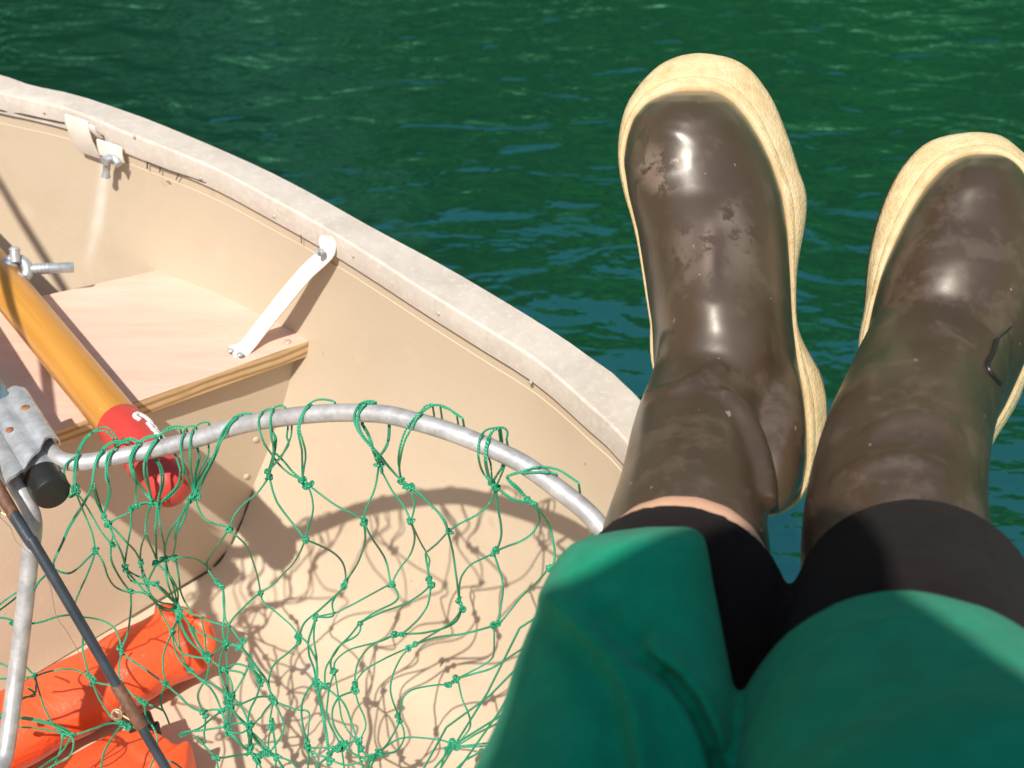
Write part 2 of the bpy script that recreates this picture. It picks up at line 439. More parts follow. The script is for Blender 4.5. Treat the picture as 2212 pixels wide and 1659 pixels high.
# common stations by arclength along the inner curve
def resample(pts, n):
    L = [0]
    for a, b in zip(pts, pts[1:]): L.append(L[-1] + (b - a).length)
    out = []; j = 0
    for k in range(n):
        s = L[-1] * k / (n - 1)
        while j < len(L) - 2 and L[j + 1] < s: j += 1
        t = (s - L[j]) / max(1e-9, L[j + 1] - L[j]); out.append(pts[j].lerp(pts[j + 1], min(1, t)))
    return out
NS = 170
GI = resample(ginn, NS)
def nearest_on(pts, p):
    best = (1e9, None)
    for a, b in zip(pts, pts[1:]):
        ab = (b - a).to_2d(); ap = (p - a).to_2d(); t = max(0, min(1, ap.dot(ab) / max(1e-12, ab.dot(ab))))
        q = a.lerp(b, t); d = (q - p).to_2d().length
        if d < best[0]: best = (d, q)
    return best
GO = [nearest_on(gout, p)[1] for p in GI]
TAN = [(GI[min(i + 1, NS - 1)] - GI[max(i - 1, 0)]).to_2d().to_3d().normalized() for i in range(NS)]
NIN = [Vector((t.y, -t.x, 0)) for t in TAN]                                     # inboard normal
for i in range(NS):
    if NIN[i].dot(SB) > 0: NIN[i] = -NIN[i]
LIPH = .021; FLOOR = .160; REC = .004
SA, SBB = .03, 1.1
def side_in(dh): return SA * dh + SBB * dh * dh
def side_dh(d): return (-SA + math.sqrt(SA * SA + 4 * SBB * d)) / (2 * SBB) if d > 0 else 0
def smax(a, b, k=.035):
    h = max(0, min(1, .5 + .5 * (a - b) / k)); return b + (a - b) * h + k * h * (1 - h)
def hull_z(d, zlip): return smax(zlip - side_dh(d), FLOOR)
def surf_z(p):
    """height of the boat's inside below/above world xy point p, or None outside"""
    dist, q = nearest_on(GI, p)
    if (p - q).dot(SB) > 0.0: return q.z
    return hull_z(max(0, dist + REC), q.z - LIPH)

def hit_hull(px, py):
    r = ray(px, py); t = .5
    for k in range(400):
        p = CAMP + r * t; s = surf_z(p)
        if p.z < s: break
        t += .004
    lo, hi = t - .004, t
    for k in range(10):
        mid = (lo + hi) / 2; p = CAMP + r * mid
        if p.z < surf_z(p): hi = mid
        else: lo = mid
    return CAMP + r * lo
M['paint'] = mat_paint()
boat = empty("rowing_boat"); tag(boat, "tan painted open metal boat with pale weathered gunwale and plywood bow bench", "boat")
# gunwale: extruded rail with ridged flat top, vertical inner face
def rail(sign=1):
    g = MB(); prof_n = 9
    rows = []
    for i in range(NS):
        a, b = GI[i], GO[i]; ac = (b - a); ac.z = 0; wd = ac.length; ac = ac.normalized() if wd > 1e-6 else -NIN[i]
        bt = noise.noise(a * 9) * .0006
        P = [a + Vector((0, 0, -LIPH)) + ac * .006, a + Vector((0, 0, -LIPH)), a + Vector((0, 0, -.0025)), a + Vector((0, 0, -.0008)) + ac * .0008,
             a + ac * .0025, a.lerp(b, .5), b - ac * .0025, b + Vector((0, 0, -.0025)), b + Vector((0, 0, -.03)), b + Vector((0, 0, -.03)) - ac * .01]
        P = [p + Vector((0, 0, bt)) for p in P]
        if sign < 0: P = [mirror(p) for p in P]
        rows.append(P)
    L = 0
    for i, P in enumerate(rows):
        if i: L += (rows[i][4] - rows[i - 1][4]).length
        u = 0
        for j, p in enumerate(P):
            if j: u += (P[j] - P[j - 1]).length
            g.v.append(tuple(p)); g.uv[len(g.v) - 1] = (u * 100, L)
    m = len(rows[0])
    for i in range(NS - 1):
        for j in range(m): g.f.append((i * m + j, i * m + (j + 1) % m, (i + 1) * m + (j + 1) % m, (i + 1) * m + j))
    g.f.append(tuple(range(m))); g.f.append(tuple(reversed(range((NS - 1) * m, NS * m))))
    return g
def mirror(p): return p - SB * (2 * (p - CEN).dot(SB))
rail().build("gunwale", M['gun'], boat, angle=28)
rail(-1).build("gunwale", M['gun'], boat, angle=28)
# hull: inner flange strip, side, floor to the keel line; outer skin
def hull():
    h = MB()
    dhs = [0, .0028, .0029, .0120, .0121, .02, .035, .05, .07, .09, .11, .13, .15, .17, .19, .21, .23, .25, .27, .29]
    cols = len(dhs) + 22
    for sgn in (1, -1):
        base = len(h.v)
        for i in range(NS):
            q = GI[i]; zl = q.z - LIPH; c = (q - CEN).dot(SB); fac = abs(NIN[i].dot(SB)) or .2
            half = max(.002, c - .002)
            us = []
            for dh in dhs:
                u = side_in(dh) / max(.35, fac)
                us.append((min(u, half * .9), dh))
            u0 = us[-1][0]
            pts = []
            for u, dh in us:
                rec = REC + (.010 if dh < .00285 else (.0 if dh < .01205 else -.0009))
                p = q - SB * u + SB * rec
                z = zl - dh + (.004 if dh == 0 else 0)
                p = Vector((p.x, p.y, smax(z, FLOOR)))
                pts.append(p)
            for k in range(1, 23):
                u = lerp(u0, half, k / 22); p = q - SB * u
                dist = u * fac
                pts.append(Vector((p.x, p.y, hull_z(dist + REC, zl))))
            for p in pts: h.v.append(tuple(p if sgn > 0 else mirror(p)))
        for i in range(NS - 1):
            for j in range(cols - 1):
                a = base + i * cols + j; h.f.append((a, a + 1, a + cols + 1, a + cols))
    return h
hb = hull(); hull_o = hb.build("hull", M['paint'], boat, angle=55)
ho = MB()
for sgn in (1, -1):
    base = len(ho.v); cs = [(0, -.028), (.012, -.1), (.035, -.25), (.08, -.40), (.16, -.50), (.9, -.56)]
    for i in range(NS):
        q = GO[i]; c = (q - CEN).dot(SB)
        for u, dz in cs:
            uu = min(u, .999) * 1.0 if u < .5 else c
            p = q - SB * (min(uu, max(0, c)) + .004); p = Vector((p.x, p.y, q.z + dz)); ho.v.append(tuple(p if sgn > 0 else mirror(p)))
    m = len(cs)
    for i in range(NS - 1):
        for j in range(m - 1): a = base + i * m + j; ho.f.append((a, a + 1, a + m + 1, a + m))
ho.build("hull_skin", M['hullout'], boat)
# bow bench of plywood, front panel
ZB = .369
FR = atz(668, 735, ZB); F2 = atz(310, 862, ZB); BR = atz(415, 566, ZB); B2 = atz(100, 636, ZB)
fd = (F2 - FR).normalized(); bd = (B2 - BR).normalized()
FL = FR + fd * .80; BL = BR + bd * .62
be = MB(); th = Vector((0, 0, -.0165))
be.prism([FR, FL, BL, BR], th)
bo = be.build("bench", M['ply'], boat, smooth=False)
bo.data.materials.append(M['edge'])
for p in bo.data.polygons:
    if abs(p.normal.z) < .5: p.material_index = 1
bevel(bo, .0012)
nrm_p = Vector((-fd.y, fd.x, 0)); 
if nrm_p.dot(AX) < 0: nrm_p = -nrm_p                                            # points to the bow
pf = MB()
def pshift(u, z): return max(0, min(u, .45) - .06) * .205 * max(0, min(1, (ZB - z) / (ZB - .162)))
def panel_pt(u, z): 
    p = FR + nrm_p * .012 + fd * u - nrm_p * pshift(u, z); return Vector((p.x, p.y, z))
def panel_edge(z):
    for k in range(-40, 200):
        u = k * .002; s = surf_z(panel_pt(u, z))
        if s is not None and s < z: return u - .002
    return 0
zs = [ZB - .0165, .34, .31, .28, .25, .23, .21, .195, .182, .172, .162]
rows = [[panel_pt(panel_edge(z) - .001, z)] + [panel_pt(.06 + .06 * k, z) for k in range(13)] for z in zs]
PC = 14
pe_n = len(zs)
for r_ in rows: pf.v += [tuple(q) for q in r_]
for r_ in rows: pf.v += [tuple(q + nrm_p * .010) for q in r_]
O_ = PC * pe_n
for i in range(pe_n - 1):
    for j in range(PC - 1):
        a = i * PC + j; pf.f += [(a, a + 1, a + PC + 1, a + PC), (O_ + a, O_ + a + PC, O_ + a + PC + 1, O_ + a + 1)]
    for j in (0, PC - 1): a = i * PC + j; pf.f.append((a, a + PC, O_ + a + PC, O_ + a))
for i in (0, pe_n - 1):
    for j in range(PC - 1): a = i * PC + j; pf.f.append((a, O_ + a, O_ + a + 1, a + 1))
pf.build("front_panel", M['paint'], boat, angle=40)
sm = MB()
pts = [r[0] - nrm_p * .0012 + fd * .0005 for r in rows[2:]]
sm.tube(catmull(pts, 3), [interp(k / (len(catmull(pts, 3)) - 1), [0, .45, .6, .85, 1], [.0006, .0008, .0014, .0016, .0010]) for k in range(len(catmull(pts, 3)))], 6)
fl = [panel_pt(u, FLOOR + .001) - nrm_p * .001 for u in (0.075, .10, .13, .16, .2)]
sm.tube(fl, [.0009, .0005, .0009, .0004, .0003], 6)
sm.build("seam", M['seam'], boat)
# rivets and screws
def rivet(p, n, r, h, mat='paint'):
    d = MB(); d.dome(p, n, r, h); return d.build("rivet", M[mat], boat)
def hit_panel(px, py):
    r = ray(px, py); t = (FR + nrm_p * .012 - CAMP).dot(nrm_p) / r.dot(nrm_p); p = CAMP + r * t; return p - nrm_p * pshift((p - FR).dot(fd), p.z)
for px, py in ((553, 950), (531, 1028), (508, 1172), (305, 1316), (430, 1262)):
    rivet(hit_panel(px, py), -nrm_p, .0031, .0016)
for px, py in ((407, 563), (474, 606), (556, 669), (621, 738)):
    rivet(atz(px, py, ZB + .0004), Vector((0, 0, 1)), .0034, .0013, 'screw')
for px, py in ((434, 385), (592, 467), (763, 553), (947, 677), (1146, 826), (290, 296), (95, 243), (689, 737), (530, 830)):
    p = hit_hull(px, py); rivet(p, Vector((-.72, -.6, .3)), .0017, .0012, 'screw')
for pl, r_ in ((((317, 349), (345, 361), (380, 373), (415, 384), (445, 395)), .0005), (((318, 350), (318, 364)), .0007), (((346, 362), (345, 372)), .0006), (((386, 376), (380, 388)), .0005), (((360, 392), (366, 393)), .0005),  # scratches, plus dark lines drawn along the strip edge and under the lip
               (((0, 238), (50, 247), (100, 258), (140, 266)), .0009), (((143, 262), (143, 268)), .0006), (((63, 355), (64, 362)), .0012), (((650, 507), (651, 525)), .0004), (((495, 545), (510, 556), (530, 566)), .0004), (((540, 610), (575, 640)), .0005),
               (((690, 722), (691, 730)), .0006), (((120, 1148), (140, 1166), (160, 1180)), .0007), (((950, 1440), (958, 1430)), .0004), (((1000, 1585), (1006, 1572)), .0005)):
    q_ = [hit_hull(*p) - ray(*p) * .0003 for p in pl]; sk = MB(); sk.tube(q_, r_, 5); sk.build("scratch_edge_line", M['seam'], boat)
# stay from the gunwale to the bench
st = MB()
A0 = hit_hull(712, 513) + Vector((-.002, -.002, .002)); A1 = hit_hull(716, 545) + Vector((-.004, -.004, .002))
b0 = atz(560, 712, ZB + .016); b1 = atz(528, 752, ZB + .004); b2 = atz(503, 764, ZB + .0022)
sp = catmull([A0, A1, A1.lerp(b0, .3) + Vector((0, 0, .003)), A1.lerp(b0, .7) + Vector((0, 0, .002)), b0, b1, b2], 7)
wd = Vector((.75, .62, .0)).normalized()
n = len(sp); sec = []
for i, p in enumerate(sp):
    t = (sp[min(i + 1, n - 1)] - sp[max(0, i - 1)]).normalized()
    lat = t.cross(Vector((-.3, -.75, .6))).normalized(); nn = lat.cross(t).normalized()
    k = i / (n - 1); hw = interp(k, [0, .05, .14, .2, .5, .8, .9, 1], [.0055, .0072, .0072, .0064, .0068, .0062, .0068, .007])
    fl_ = interp(k, [.12, .3, .72, .85], [0, .0055, .0055, 0])
    sec.append([p - lat * hw, p + lat * hw, p + lat * hw - nn * (.0018 + fl_), p + lat * (hw - .0016) - nn * (.0018 + fl_), p + lat * (hw - .0016) - nn * .0018, p - lat * hw - nn * .0018])
for s_ in sec: st.v += [tuple(x) for x in s_]
for i in range(n - 1):
    for j in range(6): st.f.append((i * 6 + j, i * 6 + (j + 1) % 6, i * 6 + 6 + (j + 1) % 6, i * 6 + 6 + j))
st.f += [tuple(range(6)), tuple(reversed(range(6 * n - 6, 6 * n)))]
so_ = st.build("stay", M['white'], boat, angle=35)
bt = MB(); bt.dome(A1 + Vector((-.003, -.004, .003)), Vector((-.5, -.7, .5)), .0034, .0035); bt.tube([A1 + Vector((-.003, -.004, .003)), A1 + Vector((-.006, -.009, .007))], .0019, 8)
bt.build("bolt", M['galv'], so_)
for px, py in ((498, 757), (518, 766)):
    d = MB(); d.dome(atz(px, py, ZB + .004), Vector((0, 0, 1)), .003, .0018); d.build("bolt", M['galv'], so_)
# oarlock socket clamped on the rail, with wing nut
osk = MB()
g0 = hit_hull(200, 300); i0 = min(range(NS), key=lambda i: (GI[i] - g0).length)
q = GI[i0]; t_ = TAN[i0]; 
if t_.dot(AX) < 0: t_ = -t_
nin = NIN[i0]
def lk(a, b, c): return q + t_ * a + nin * b + Vector((0, 0, c))
def strip(prof, a0, a1):
    """prof: list of (b,c); a band of sheet 2.2 mm thick"""
    m = len(prof)
    for th_ in (0, 1):
        for a in (a0, a1):
            for b, c in prof: osk.v.append(tuple(lk(a, b + (.0022 if th_ else 0), c)))
    o = len(osk.v) - 4 * m
    for j in range(m - 1):
        osk.f += [(o + j, o + j + 1, o + m + j + 1, o + m + j), (o + 2 * m + j, o + 2 * m + j + 1, o + 3 * m + j + 1, o + 3 * m + j),
                  (o + j, o + j + 1, o + 2 * m + j + 1, o + 2 * m + j), (o + m + j, o + m + j + 1, o + 3 * m + j + 1, o + 3 * m + j)]
    for j in (0, m - 1): osk.f.append((o + j, o + m + j, o + 3 * m + j, o + 2 * m + j))
strip([(.011, .004), (.012, -.004), (.011, -.014), (.008, -.026), (.004, -.036)], .012, -.016)
strip([(.010, .001), (.010, -.004), (.004, -.014)], -.015, -.022)
strip([(.004, -.016), (.005, -.024), (.004, -.032)], -.014, -.044)
sko = osk.build("oarlock_socket", M['white'], boat, angle=50)
bevel(sko, .001)
wn = MB(); wc = lk(-.030, .010, -.029)
wn.tube([wc - nin * .006, wc + nin * .006], .0042, 10)
wn.tube(catmull([wc, wc + Vector((0, 0, -.008)) + t_ * .004, wc + Vector((0, 0, -.019)) + t_ * .006 + nin * .002], 4), [.002] + [.0032] * 7 + [.0042], 8)
wn.tube(catmull([wc, wc - t_ * .007 + Vector((0, 0, .003)), wc - t_ * .014 + Vector((0, 0, -.001)) + nin * .002], 4), [.002] + [.0030] * 7 + [.0040], 8)
wn.build("wing_nut", M['galv'], sko)

# ------------------------------------------------------------------ oar
def tubeobj(name, pts, r, mat, parent=None, seg=12, n=6, lab=None):
    P, rr = catmull(pts, n, r if isinstance(r, list) else [r] * len(pts))
    t = MB(); t.tube(P, rr, seg); return t.build(name, M[mat], parent)
oar = empty("oar", (0, 0, 0)); tag(oar, "varnished yellow wooden oar with red grip lying across the plywood bench", "oar")
oa = atz(386, 1071, .388); ob = atz(270, 899, .391); oc = atz(21, 627, .398)
od = (oc - oa).normalized()
ob = oa + od * (ob - oa).length
gend = oa + od * ((atz(281, 907, .391) - oa).length)
sh = MB(); P = [gend - od * .01] + [gend + od * (.05 * k) for k in range(0, 27)]
sh.tube(P, .0172, 24); sh.build("shaft", M['varnish'], oar)
gr = MB(); gl = (gend - oa).length
P = []; rr = []
for k in range(7):
    a = k / 6 * math.pi / 2; P.append(oa + od * (.015 * (1 - math.sin(a))) - od * .0); rr.append(max(.001, .0178 * math.sin(a) ** .6 if k else .001))
P = [oa + od * (.015 * (1 - math.cos(k / 6 * math.pi / 2))) for k in range(7)]; rr = [max(.0008, .0180 * math.sin(k / 6 * math.pi / 2)) for k in range(7)]
P += [oa + od * lerp(.016, gl, k / 5) for k in range(1, 6)]; rr += [.0180] * 5
P += [oa + od * (gl + .0012)]; rr += [.0172]
gr.tube(P, rr, 24); gro = gr.build("grip", M['red'], oar)
# white script along the grip, as strokes of ink lying on the round surface
upv = Vector((0, 0, 1)) - od * od.z; upv.normalize(); sv = od.cross(upv)
if sv.x < 0: sv = -sv
def on_grip(a, v):            # a metres from the tip, v metres round the grip to starboard of the top
    th_ = v / .018; return oa + od * a + (upv * math.cos(th_) + sv * math.sin(th_)) * .0181
ink = MB()
def stroke(pts, r=.0013):
    r *= 1.25; ink.tube(catmull([on_grip(a, v) for a, v in pts], 5), r, 6)
a0 = gl - .019
def letter(kind, a, s=1.0):
    """letters read along the oar, from the shaft to the tip; v is letter height"""
    v0, v1, vt = .0195, .0130, .0065
    if kind == 'C': stroke([(a - .001, vt + .002), (a + .004, vt), (a + .008, .010), (a + .006, .016), (a + .001, v0), (a - .004, .017)], .0016)
    if kind == 'a': stroke([(a - .003, v1), (a + .001, v1 + .001), (a + .001, v0), (a - .0005, v0), (a + .003, v0 - .001), (a + .0035, v1), (a - .0012, v1 + .001)], .0013)
    if kind == 'n': stroke([(a + .002, v0), (a + .002, v1), (a - .0012, v1 + .001), (a - .002, v0)], .0013)
    if kind == 'l': stroke([(a + .001, v0 - .001), (a - .0018, .011), (a - .0002, vt), (a + .0012, .010), (a - .0008, v0)], .0013)
    if kind == 'e': stroke([(a + .002, .0165), (a - .002, .0165), (a - .001, v1), (a + .002, .0145), (a + .001, v0), (a - .002, v0)], .0013)
    if kind == 's': stroke([(a - .002, v1), (a + .001, v1 + .001), (a - .0018, .017), (a + .0008, v0)], .0013)
aa = a0 - .004
for ch, dw in (('C', .008), ('a', .006), ('n', .006), ('n', .006), ('e', .0055), ('l', .004), ('l', .004), ('s', .006)):
    letter(ch, aa); aa -= dw
stroke([(a0 - .052, .020), (a0 - .055, .023), (a0 - .045, .0245)], .001)
ink.build("script", M['ink'], gro)
bl = MB()                                                                     # blade out over the port bow
be_ = gend + od * 1.30
lat = od.cross(Vector((0, 0, 1))).normalized(); nn = lat.cross(od).normalized()
prof = [(0, .018, .017), (.06, .03, .012), (.15, .062, .008), (.30, .07, .006), (.42, .066, .005), (.46, .05, .004)]
for l_, w_, t2 in prof:
    c = be_ + od * l_
    for s1, s2 in ((-1, 0), (0, 1), (1, 0), (0, -1)): bl.v.append(tuple(c + lat * w_ * s1 + nn * t2 * s2))
for i in range(len(prof) - 1):
    for j in range(4): bl.f.append((i * 4 + j, i * 4 + (j + 1) % 4, i * 4 + 4 + (j + 1) % 4, i * 4 + 4 + j))
bl.f += [(0, 1, 2, 3), (20, 21, 22, 23)]
bl.build("blade", M['varnish'], oar)
# oarlock pin fitting on the shaft
pin = MB(); pc = atz(40, 583, .405); pe = atz(160, 577, .40); pd = (pe - pc).normalized()
pin.tube([pc + pd * .008, pc + pd * .012, pe - pd * .001, pe], [.0040, .0046, .0046, .004], 14)
for k in range(4): pin.tube([pc + pd * (.014 + k * .003), pc + pd * (.0155 + k * .003)], .0051, 14)
po = pin.build("oarlock_pin", M['galv'], oar)
cl = MB(); cu = UP.cross(pd).normalized(); up2 = pd.cross(cu)
cv = []
for k in range(13):
    a = R(-130 + k * 21); cv.append(pc - pd * .003 + pd * .0105 * math.cos(a) + up2 * .0095 * math.sin(a))
cl.tube(cv, [.0042 + .001 * math.sin(k / 12 * math.pi) for k in range(13)], 10)
cl.tube([atz(-60, 540, .40), atz(-15, 575, .40), pc - pd * .012], .0065, 10)
cl.ball(pc - pd * .008 + up2 * .004, .009, .007, .007)
cl.build("clevis", M['galv'], po)
cp = MB(); b_ = pc + up2 * .006 - FWD * .006; cp.tube([b_, b_ + up2 * .010], .0042, 10); cp.dome(b_ + up2 * .010, up2, .0048, .004)
cp.build("bolt", M['alu'], po)

# ------------------------------------------------------------------ orange vinyl bag on the floor
bag = empty("vinyl_bag"); tag(bag, "orange vinyl bag rolled up on the boat floor under the green net", "bag")
def flatroll(name, axis, rw, rh, vox=.004, extra=None):
    b = MB(); P = catmull(axis, 8); n = len(P)
    for i, p in enumerate(P):
        pass
    rr = [rw * (.93 + .07 * min(1, min(i, n - 1 - i) / 2)) + .0010 * math.sin(i * .9) for i in range(n)]
    b.tube(P, rr, 28, up=Vector((0, 0, 1)), flat=rh / rw)
    return b, P
e1 = atz(428, 1368, FLOOR + .032); e0 = atz(0, 1590, FLOOR + .034); ex = (e0 - e1).normalized()
b1, P1 = flatroll("roll", [e1 + ex * .004, e1.lerp(e0, .33) + Vector((0, 0, .002)), e1.lerp(e0, .66), e0, e0 + ex * .12], .033, .027)
# crumpled closed end: a raised flap and corner
fa = atz(340, 1318, FLOOR + .058); fb = atz(438, 1352, FLOOR + .062); fc = atz(452, 1332, FLOOR + .066); fd_ = atz(448, 1400, FLOOR + .045)
b1.tube(catmull([fa, atz(400, 1326, FLOOR + .064), fb], 5), .006, 10); b1.tube(catmull([fb, atz(448, 1372, FLOOR + .052), fd_, atz(440, 1440, FLOOR + .028)], 5), .007, 10)
b1.tube([fb, fc], [.006, .002], 8)
ro_ = b1.build("rolled_pouch", M['vinyl'], bag); remesh(ro_, .0026, 3)
b2 = MB()
c0 = atz(330, 1700, FLOOR + .02); 
pil = [atz(395, 1690, FLOOR + .028), atz(270, 1715, FLOOR + .034), atz(120, 1770, FLOOR + .03), atz(-20, 1850, FLOOR + .026)]
ol = [(232, 1582, .040), (262, 1572, .046), (300, 1566, .052), (330, 1569, .055), (356, 1582, .054), (380, 1603, .049), (398, 1603, .050), (413, 1588, .056), (411, 1610, .052), (408, 1640, .046), (405, 1680, .043), (400, 1740, .040), (300, 1840, .038), (150, 1900, .036), (-60, 1950, .034), (-120, 1850, .040), (-90, 1760, .044), (0, 1712, .046), (70, 1672, .046), (150, 1628, .044)]
cen = (215, 1720); nr_ = 14
for j in range(nr_ + 1):
    t = j / nr_
    for (x, y, z) in ol:
        px, py = lerp(cen[0], x, t), lerp(cen[1], y, t)
        zz = lerp(.060, z, t ** 2.2) + .0045 * noise.noise(Vector((px * .012, py * .018, 3))) * (1 - t * .6)
        d1_ = (px - 300) * .62 - (py - 1600) * .78
        zz += .005 * math.exp(-((d1_ + 10) / 9) ** 2) * (1 - t) - .004 * math.exp(-((d1_ + 34) / 8) ** 2) * (1 - t)
        b2.v.append(tuple(atz(px, py, FLOOR + zz)))
m = len(ol)
for (dz, sh_) in ((.018, 0), (-.001, 0)):
    for k, (x, y, z) in enumerate(ol):
        p = atz(x, y, FLOOR + z); b2.v.append((p.x, p.y, FLOOR + dz))
for j in range(nr_ + 2):
    for k in range(m): b2.f.append((j * m + k, j * m + (k + 1) % m, (j + 1) * m + (k + 1) % m, (j + 1) * m + k))
po2 = b2.build("bag_body", M['vinyl'], bag, angle=50); ms = po2.modifiers.new('s', 'SUBSURF'); ms.levels = 1; ms.render_levels = 2
bk = MB(); kc = atz(303, 1562, FLOOR + .052)
bk.box(kc, Vector((.009, .004, 0)), Vector((-.003, .006, 0)), Vector((0, 0, .004))); bk.box(kc + Vector((.010, -.006, -.004)), Vector((.006, .002, 0)), Vector((-.003, .008, 0)), Vector((0, 0, .003)))
bko = bk.build("buckle", M['gasket'], bag, smooth=False); bevel(bko, .0015)

# ------------------------------------------------------------------ landing net
net = empty("landing_net"); tag(net, "aluminium hoop landing net with green knotted mesh beside the legs", "landing net")
hoop_px = [(30, 848, .432), (62, 900, .431), (98, 957, .430), (122, 988, .430), (155, 999, .430), (211, 995, .432), (316, 974, .438), (421, 949, .450), (535, 915, .468), (683, 894, .488), (809, 893, .498), (881, 906, .501),
           (987, 938, .502), (1113, 993, .499), (1197, 1050, .494), (1290, 1130, .486), (1370, 1260, .465), (1380, 1420, .43), (1300, 1610, .39), (1130, 1800, .35), (880, 1950, .32), (560, 2020, .30), (250, 1980, .285), (60, 1850, .275), (0, 1700, .272), (14, 1616, .275), (38, 1438, .315), (53, 1312, .352),
           (64, 1210, .382), (72, 1135, .405), (60, 1090, .418), (36, 1050, .427), (-2, 983, .430)]
HP = [atz(x, y, z) for x, y, z in hoop_px]
HC = catmull(HP, 8); t = MB(); t.tube(HC, .0061, 20); t.build("hoop", M['alu'], net)
hd0 = atz(104, 1052, .427); hd1 = atz(-15, 858, .430); hdd = (hd1 - hd0).normalized()
t = MB(); t.tube([hd0, hd0 + hdd * .10], .0114, 24); t.build("handle_end", M['yoke'], net)
t = MB(); t.tube([hd0 + hdd * .045, hd0 + hdd * 1.1], .0118, 24); t.build("handle", M['blue'], net)
t = MB(); t.tube([hd0 + hdd * .012, hd0 + hdd * .0118, hd0 - hdd * .006, hd0 - hdd * .0085, hd0 - hdd * .0095], [.0116, .0130, .0130, .0120, .0095], 28); t.build("end_cap", M['gasket'], net)
# yoke: pressed sheet over both hoop ends and the handle
yk = MB()
ya, yb = atz(40, 866, .434), atz(107, 972, .434); yax = (yb - ya).normalized()
lc = atz(22, 1022, .436)
side = (lc - atz(73, 920, .434)); side -= yax * side.dot(yax); W_ = side.length; side.normalize(); yn = side.cross(yax).normalized()
if yn.z < 0: yn = -yn
mid0 = atz(71, 918, .434)
prof = []
for k in range(9):
    a = R(170 - k * 20) ; prof.append((-.0 - .0088 * -math.cos(a) * -1, .0088 * math.sin(a)))
prof = [(-.0088 * math.cos(R(-10 + k * 18)), .0088 * math.sin(R(-10 + k * 18))) for k in range(8)]
prof += [(W_ * .22, .0062), (W_ * .30, .0062), (W_ * .42, .0076), (W_ * .5, .0080), (W_ * .60, .0074), (W_ * .72, .0056), (W_ * .80, .0056)]
prof += [(W_ - .0088 * math.cos(R(46 + k * 18)), .0088 * math.sin(R(46 + k * 18))) for k in range(9)]
Ly = (yb - ya).length
def ypt(u, s_, n_): return mid0 + yax * u + side * s_ + yn * (n_ + .0035)
m = len(prof)
for th_ in (0, -.0022):
    for u0_, u1_ in ((-Ly / 2, Ly / 2),):
        for end in (0, 1):
            for s_, n_ in prof:
                k = s_ / W_
                u = lerp(lerp(-.022, .024, max(0, min(1, k))) * 0 + u0_, 0, 0) if end == 0 else u1_
                u += (.030 * max(0, min(1, k)) if end else .016 * max(0, min(1, k)))
                yk.v.append(tuple(ypt(u, s_, n_ + th_)))
for j in range(m - 1):
    yk.f += [(j, j + 1, m + j + 1, m + j), (2 * m + j, 2 * m + j + 1, 3 * m + j + 1, 3 * m + j), (j, j + 1, 2 * m + j + 1, 2 * m + j), (m + j, m + j + 1, 3 * m + j + 1, 3 * m + j)]
for j in (0, m - 1): yk.f.append((j, m + j, 3 * m + j, 2 * m + j))
yo = yk.build("yoke", M['yoke'], net, angle=50)
for u_, s_, n_ in ((-.006, .0015, .0086), (.012, W_ * .60, .0072), (.006, W_ * .98, .0086)):
    d = MB(); d.dome(ypt(u_, s_, n_), yn, .0031, .0014); d.build("rivet", M['rust'], yo)

# ---- mesh: twine strands and knots, each at its own height between hoop and floor
SURF = {}
rimxs = [(x, y, z) for x, y, z in hoop_px[4:16]]
ctrl = [(x, y, z + .0) for x, y, z in rimxs]
for px, py, h in ((1150, 1180, .125), (1060, 1230, .118), (1000, 1330, .112), (1120, 1330, .115), (900, 1450, .105), (1080, 1480, .10), (1010, 1640, .085), (880, 1600, .09), (760, 1500, .105), (700, 1640, .08),
                  (620, 1500, .10), (560, 1650, .075), (480, 1560, .10), (620, 1330, .135), (760, 1300, .13), (880, 1240, .125), (500, 1420, .12), (420, 1420, .125), (420, 1600, .10), (300, 1500, .115), (150, 1560, .125), (300, 1640, .10), (100, 1650, .105)):
    p = hit_hull(px, py); ctrl.append((px, py, p.z + h))
for px, py, z in ((300, 1120, .405), (420, 1120, .408), (530, 1100, .415), (650, 1120, .43), (850, 1100, .45), (1000, 1080, .455), (200, 1180, .385), (100, 1240, .375), (330, 1240, .33), (400, 1330, .285), (260, 1360, .30), (40, 1330, .34), (80, 1480, .28), (200, 1430, .275), (450, 1250, .30), (10, 1600, .25), (-30, 1250, .37), (-30, 1450, .29)):
    ctrl.append((px, py, z))
def netz(px, py):
    sw = 0; sz = 0
    for x, y, z in ctrl:
        w_ = 1 / (((px - x) ** 2 + (py - y) ** 2) + 400) ** 1.7; sw += w_; sz += w_ * z
    return sz / sw
ORG = dict(A=(0, 880), B=(0, 1200), C=(400, 880), E=(400, 1200), F=(800, 880), G=(800, 1200), H=(0, 1470), I=(400, 1470), J=(800, 1470))
def todisp(cr, x, y): ox, oy = ORG[cr]; return ((x / 4.608 + ox) * .9702, (y / 4.608 + oy) * .9702)
RIMX = [p[0] for p in hoop_px[4:16]]; RIMY = [p[1] for p in hoop_px[4:16]]; RIMZ = [p[2] for p in hoop_px[4:16]]
def netpt(px, py, behind=False, lift=0):
    p = atz(px, py, netz(px, py) + lift)
    if RIMX[0] - 20 < px < RIMX[-1] + 40:
        ry = interp(px, RIMX, RIMY); rp = atz(px, ry, interp(px, RIMX, RIMZ)); rd = (rp - CAMP).dot(FWD)
        dy = abs(py - ry)
        if dy < 60:
            k = 1 if dy < 28 else 1 - (dy - 28) / 32
            d = (p - CAMP).dot(FWD); tgt = rd + (.0085 if behind else -.0082)
            if behind or d > tgt: p = at(px, py, lerp(d, tgt, k))
            if not behind and py < ry - 20: p = at(px, py, rd - .004)
    return p
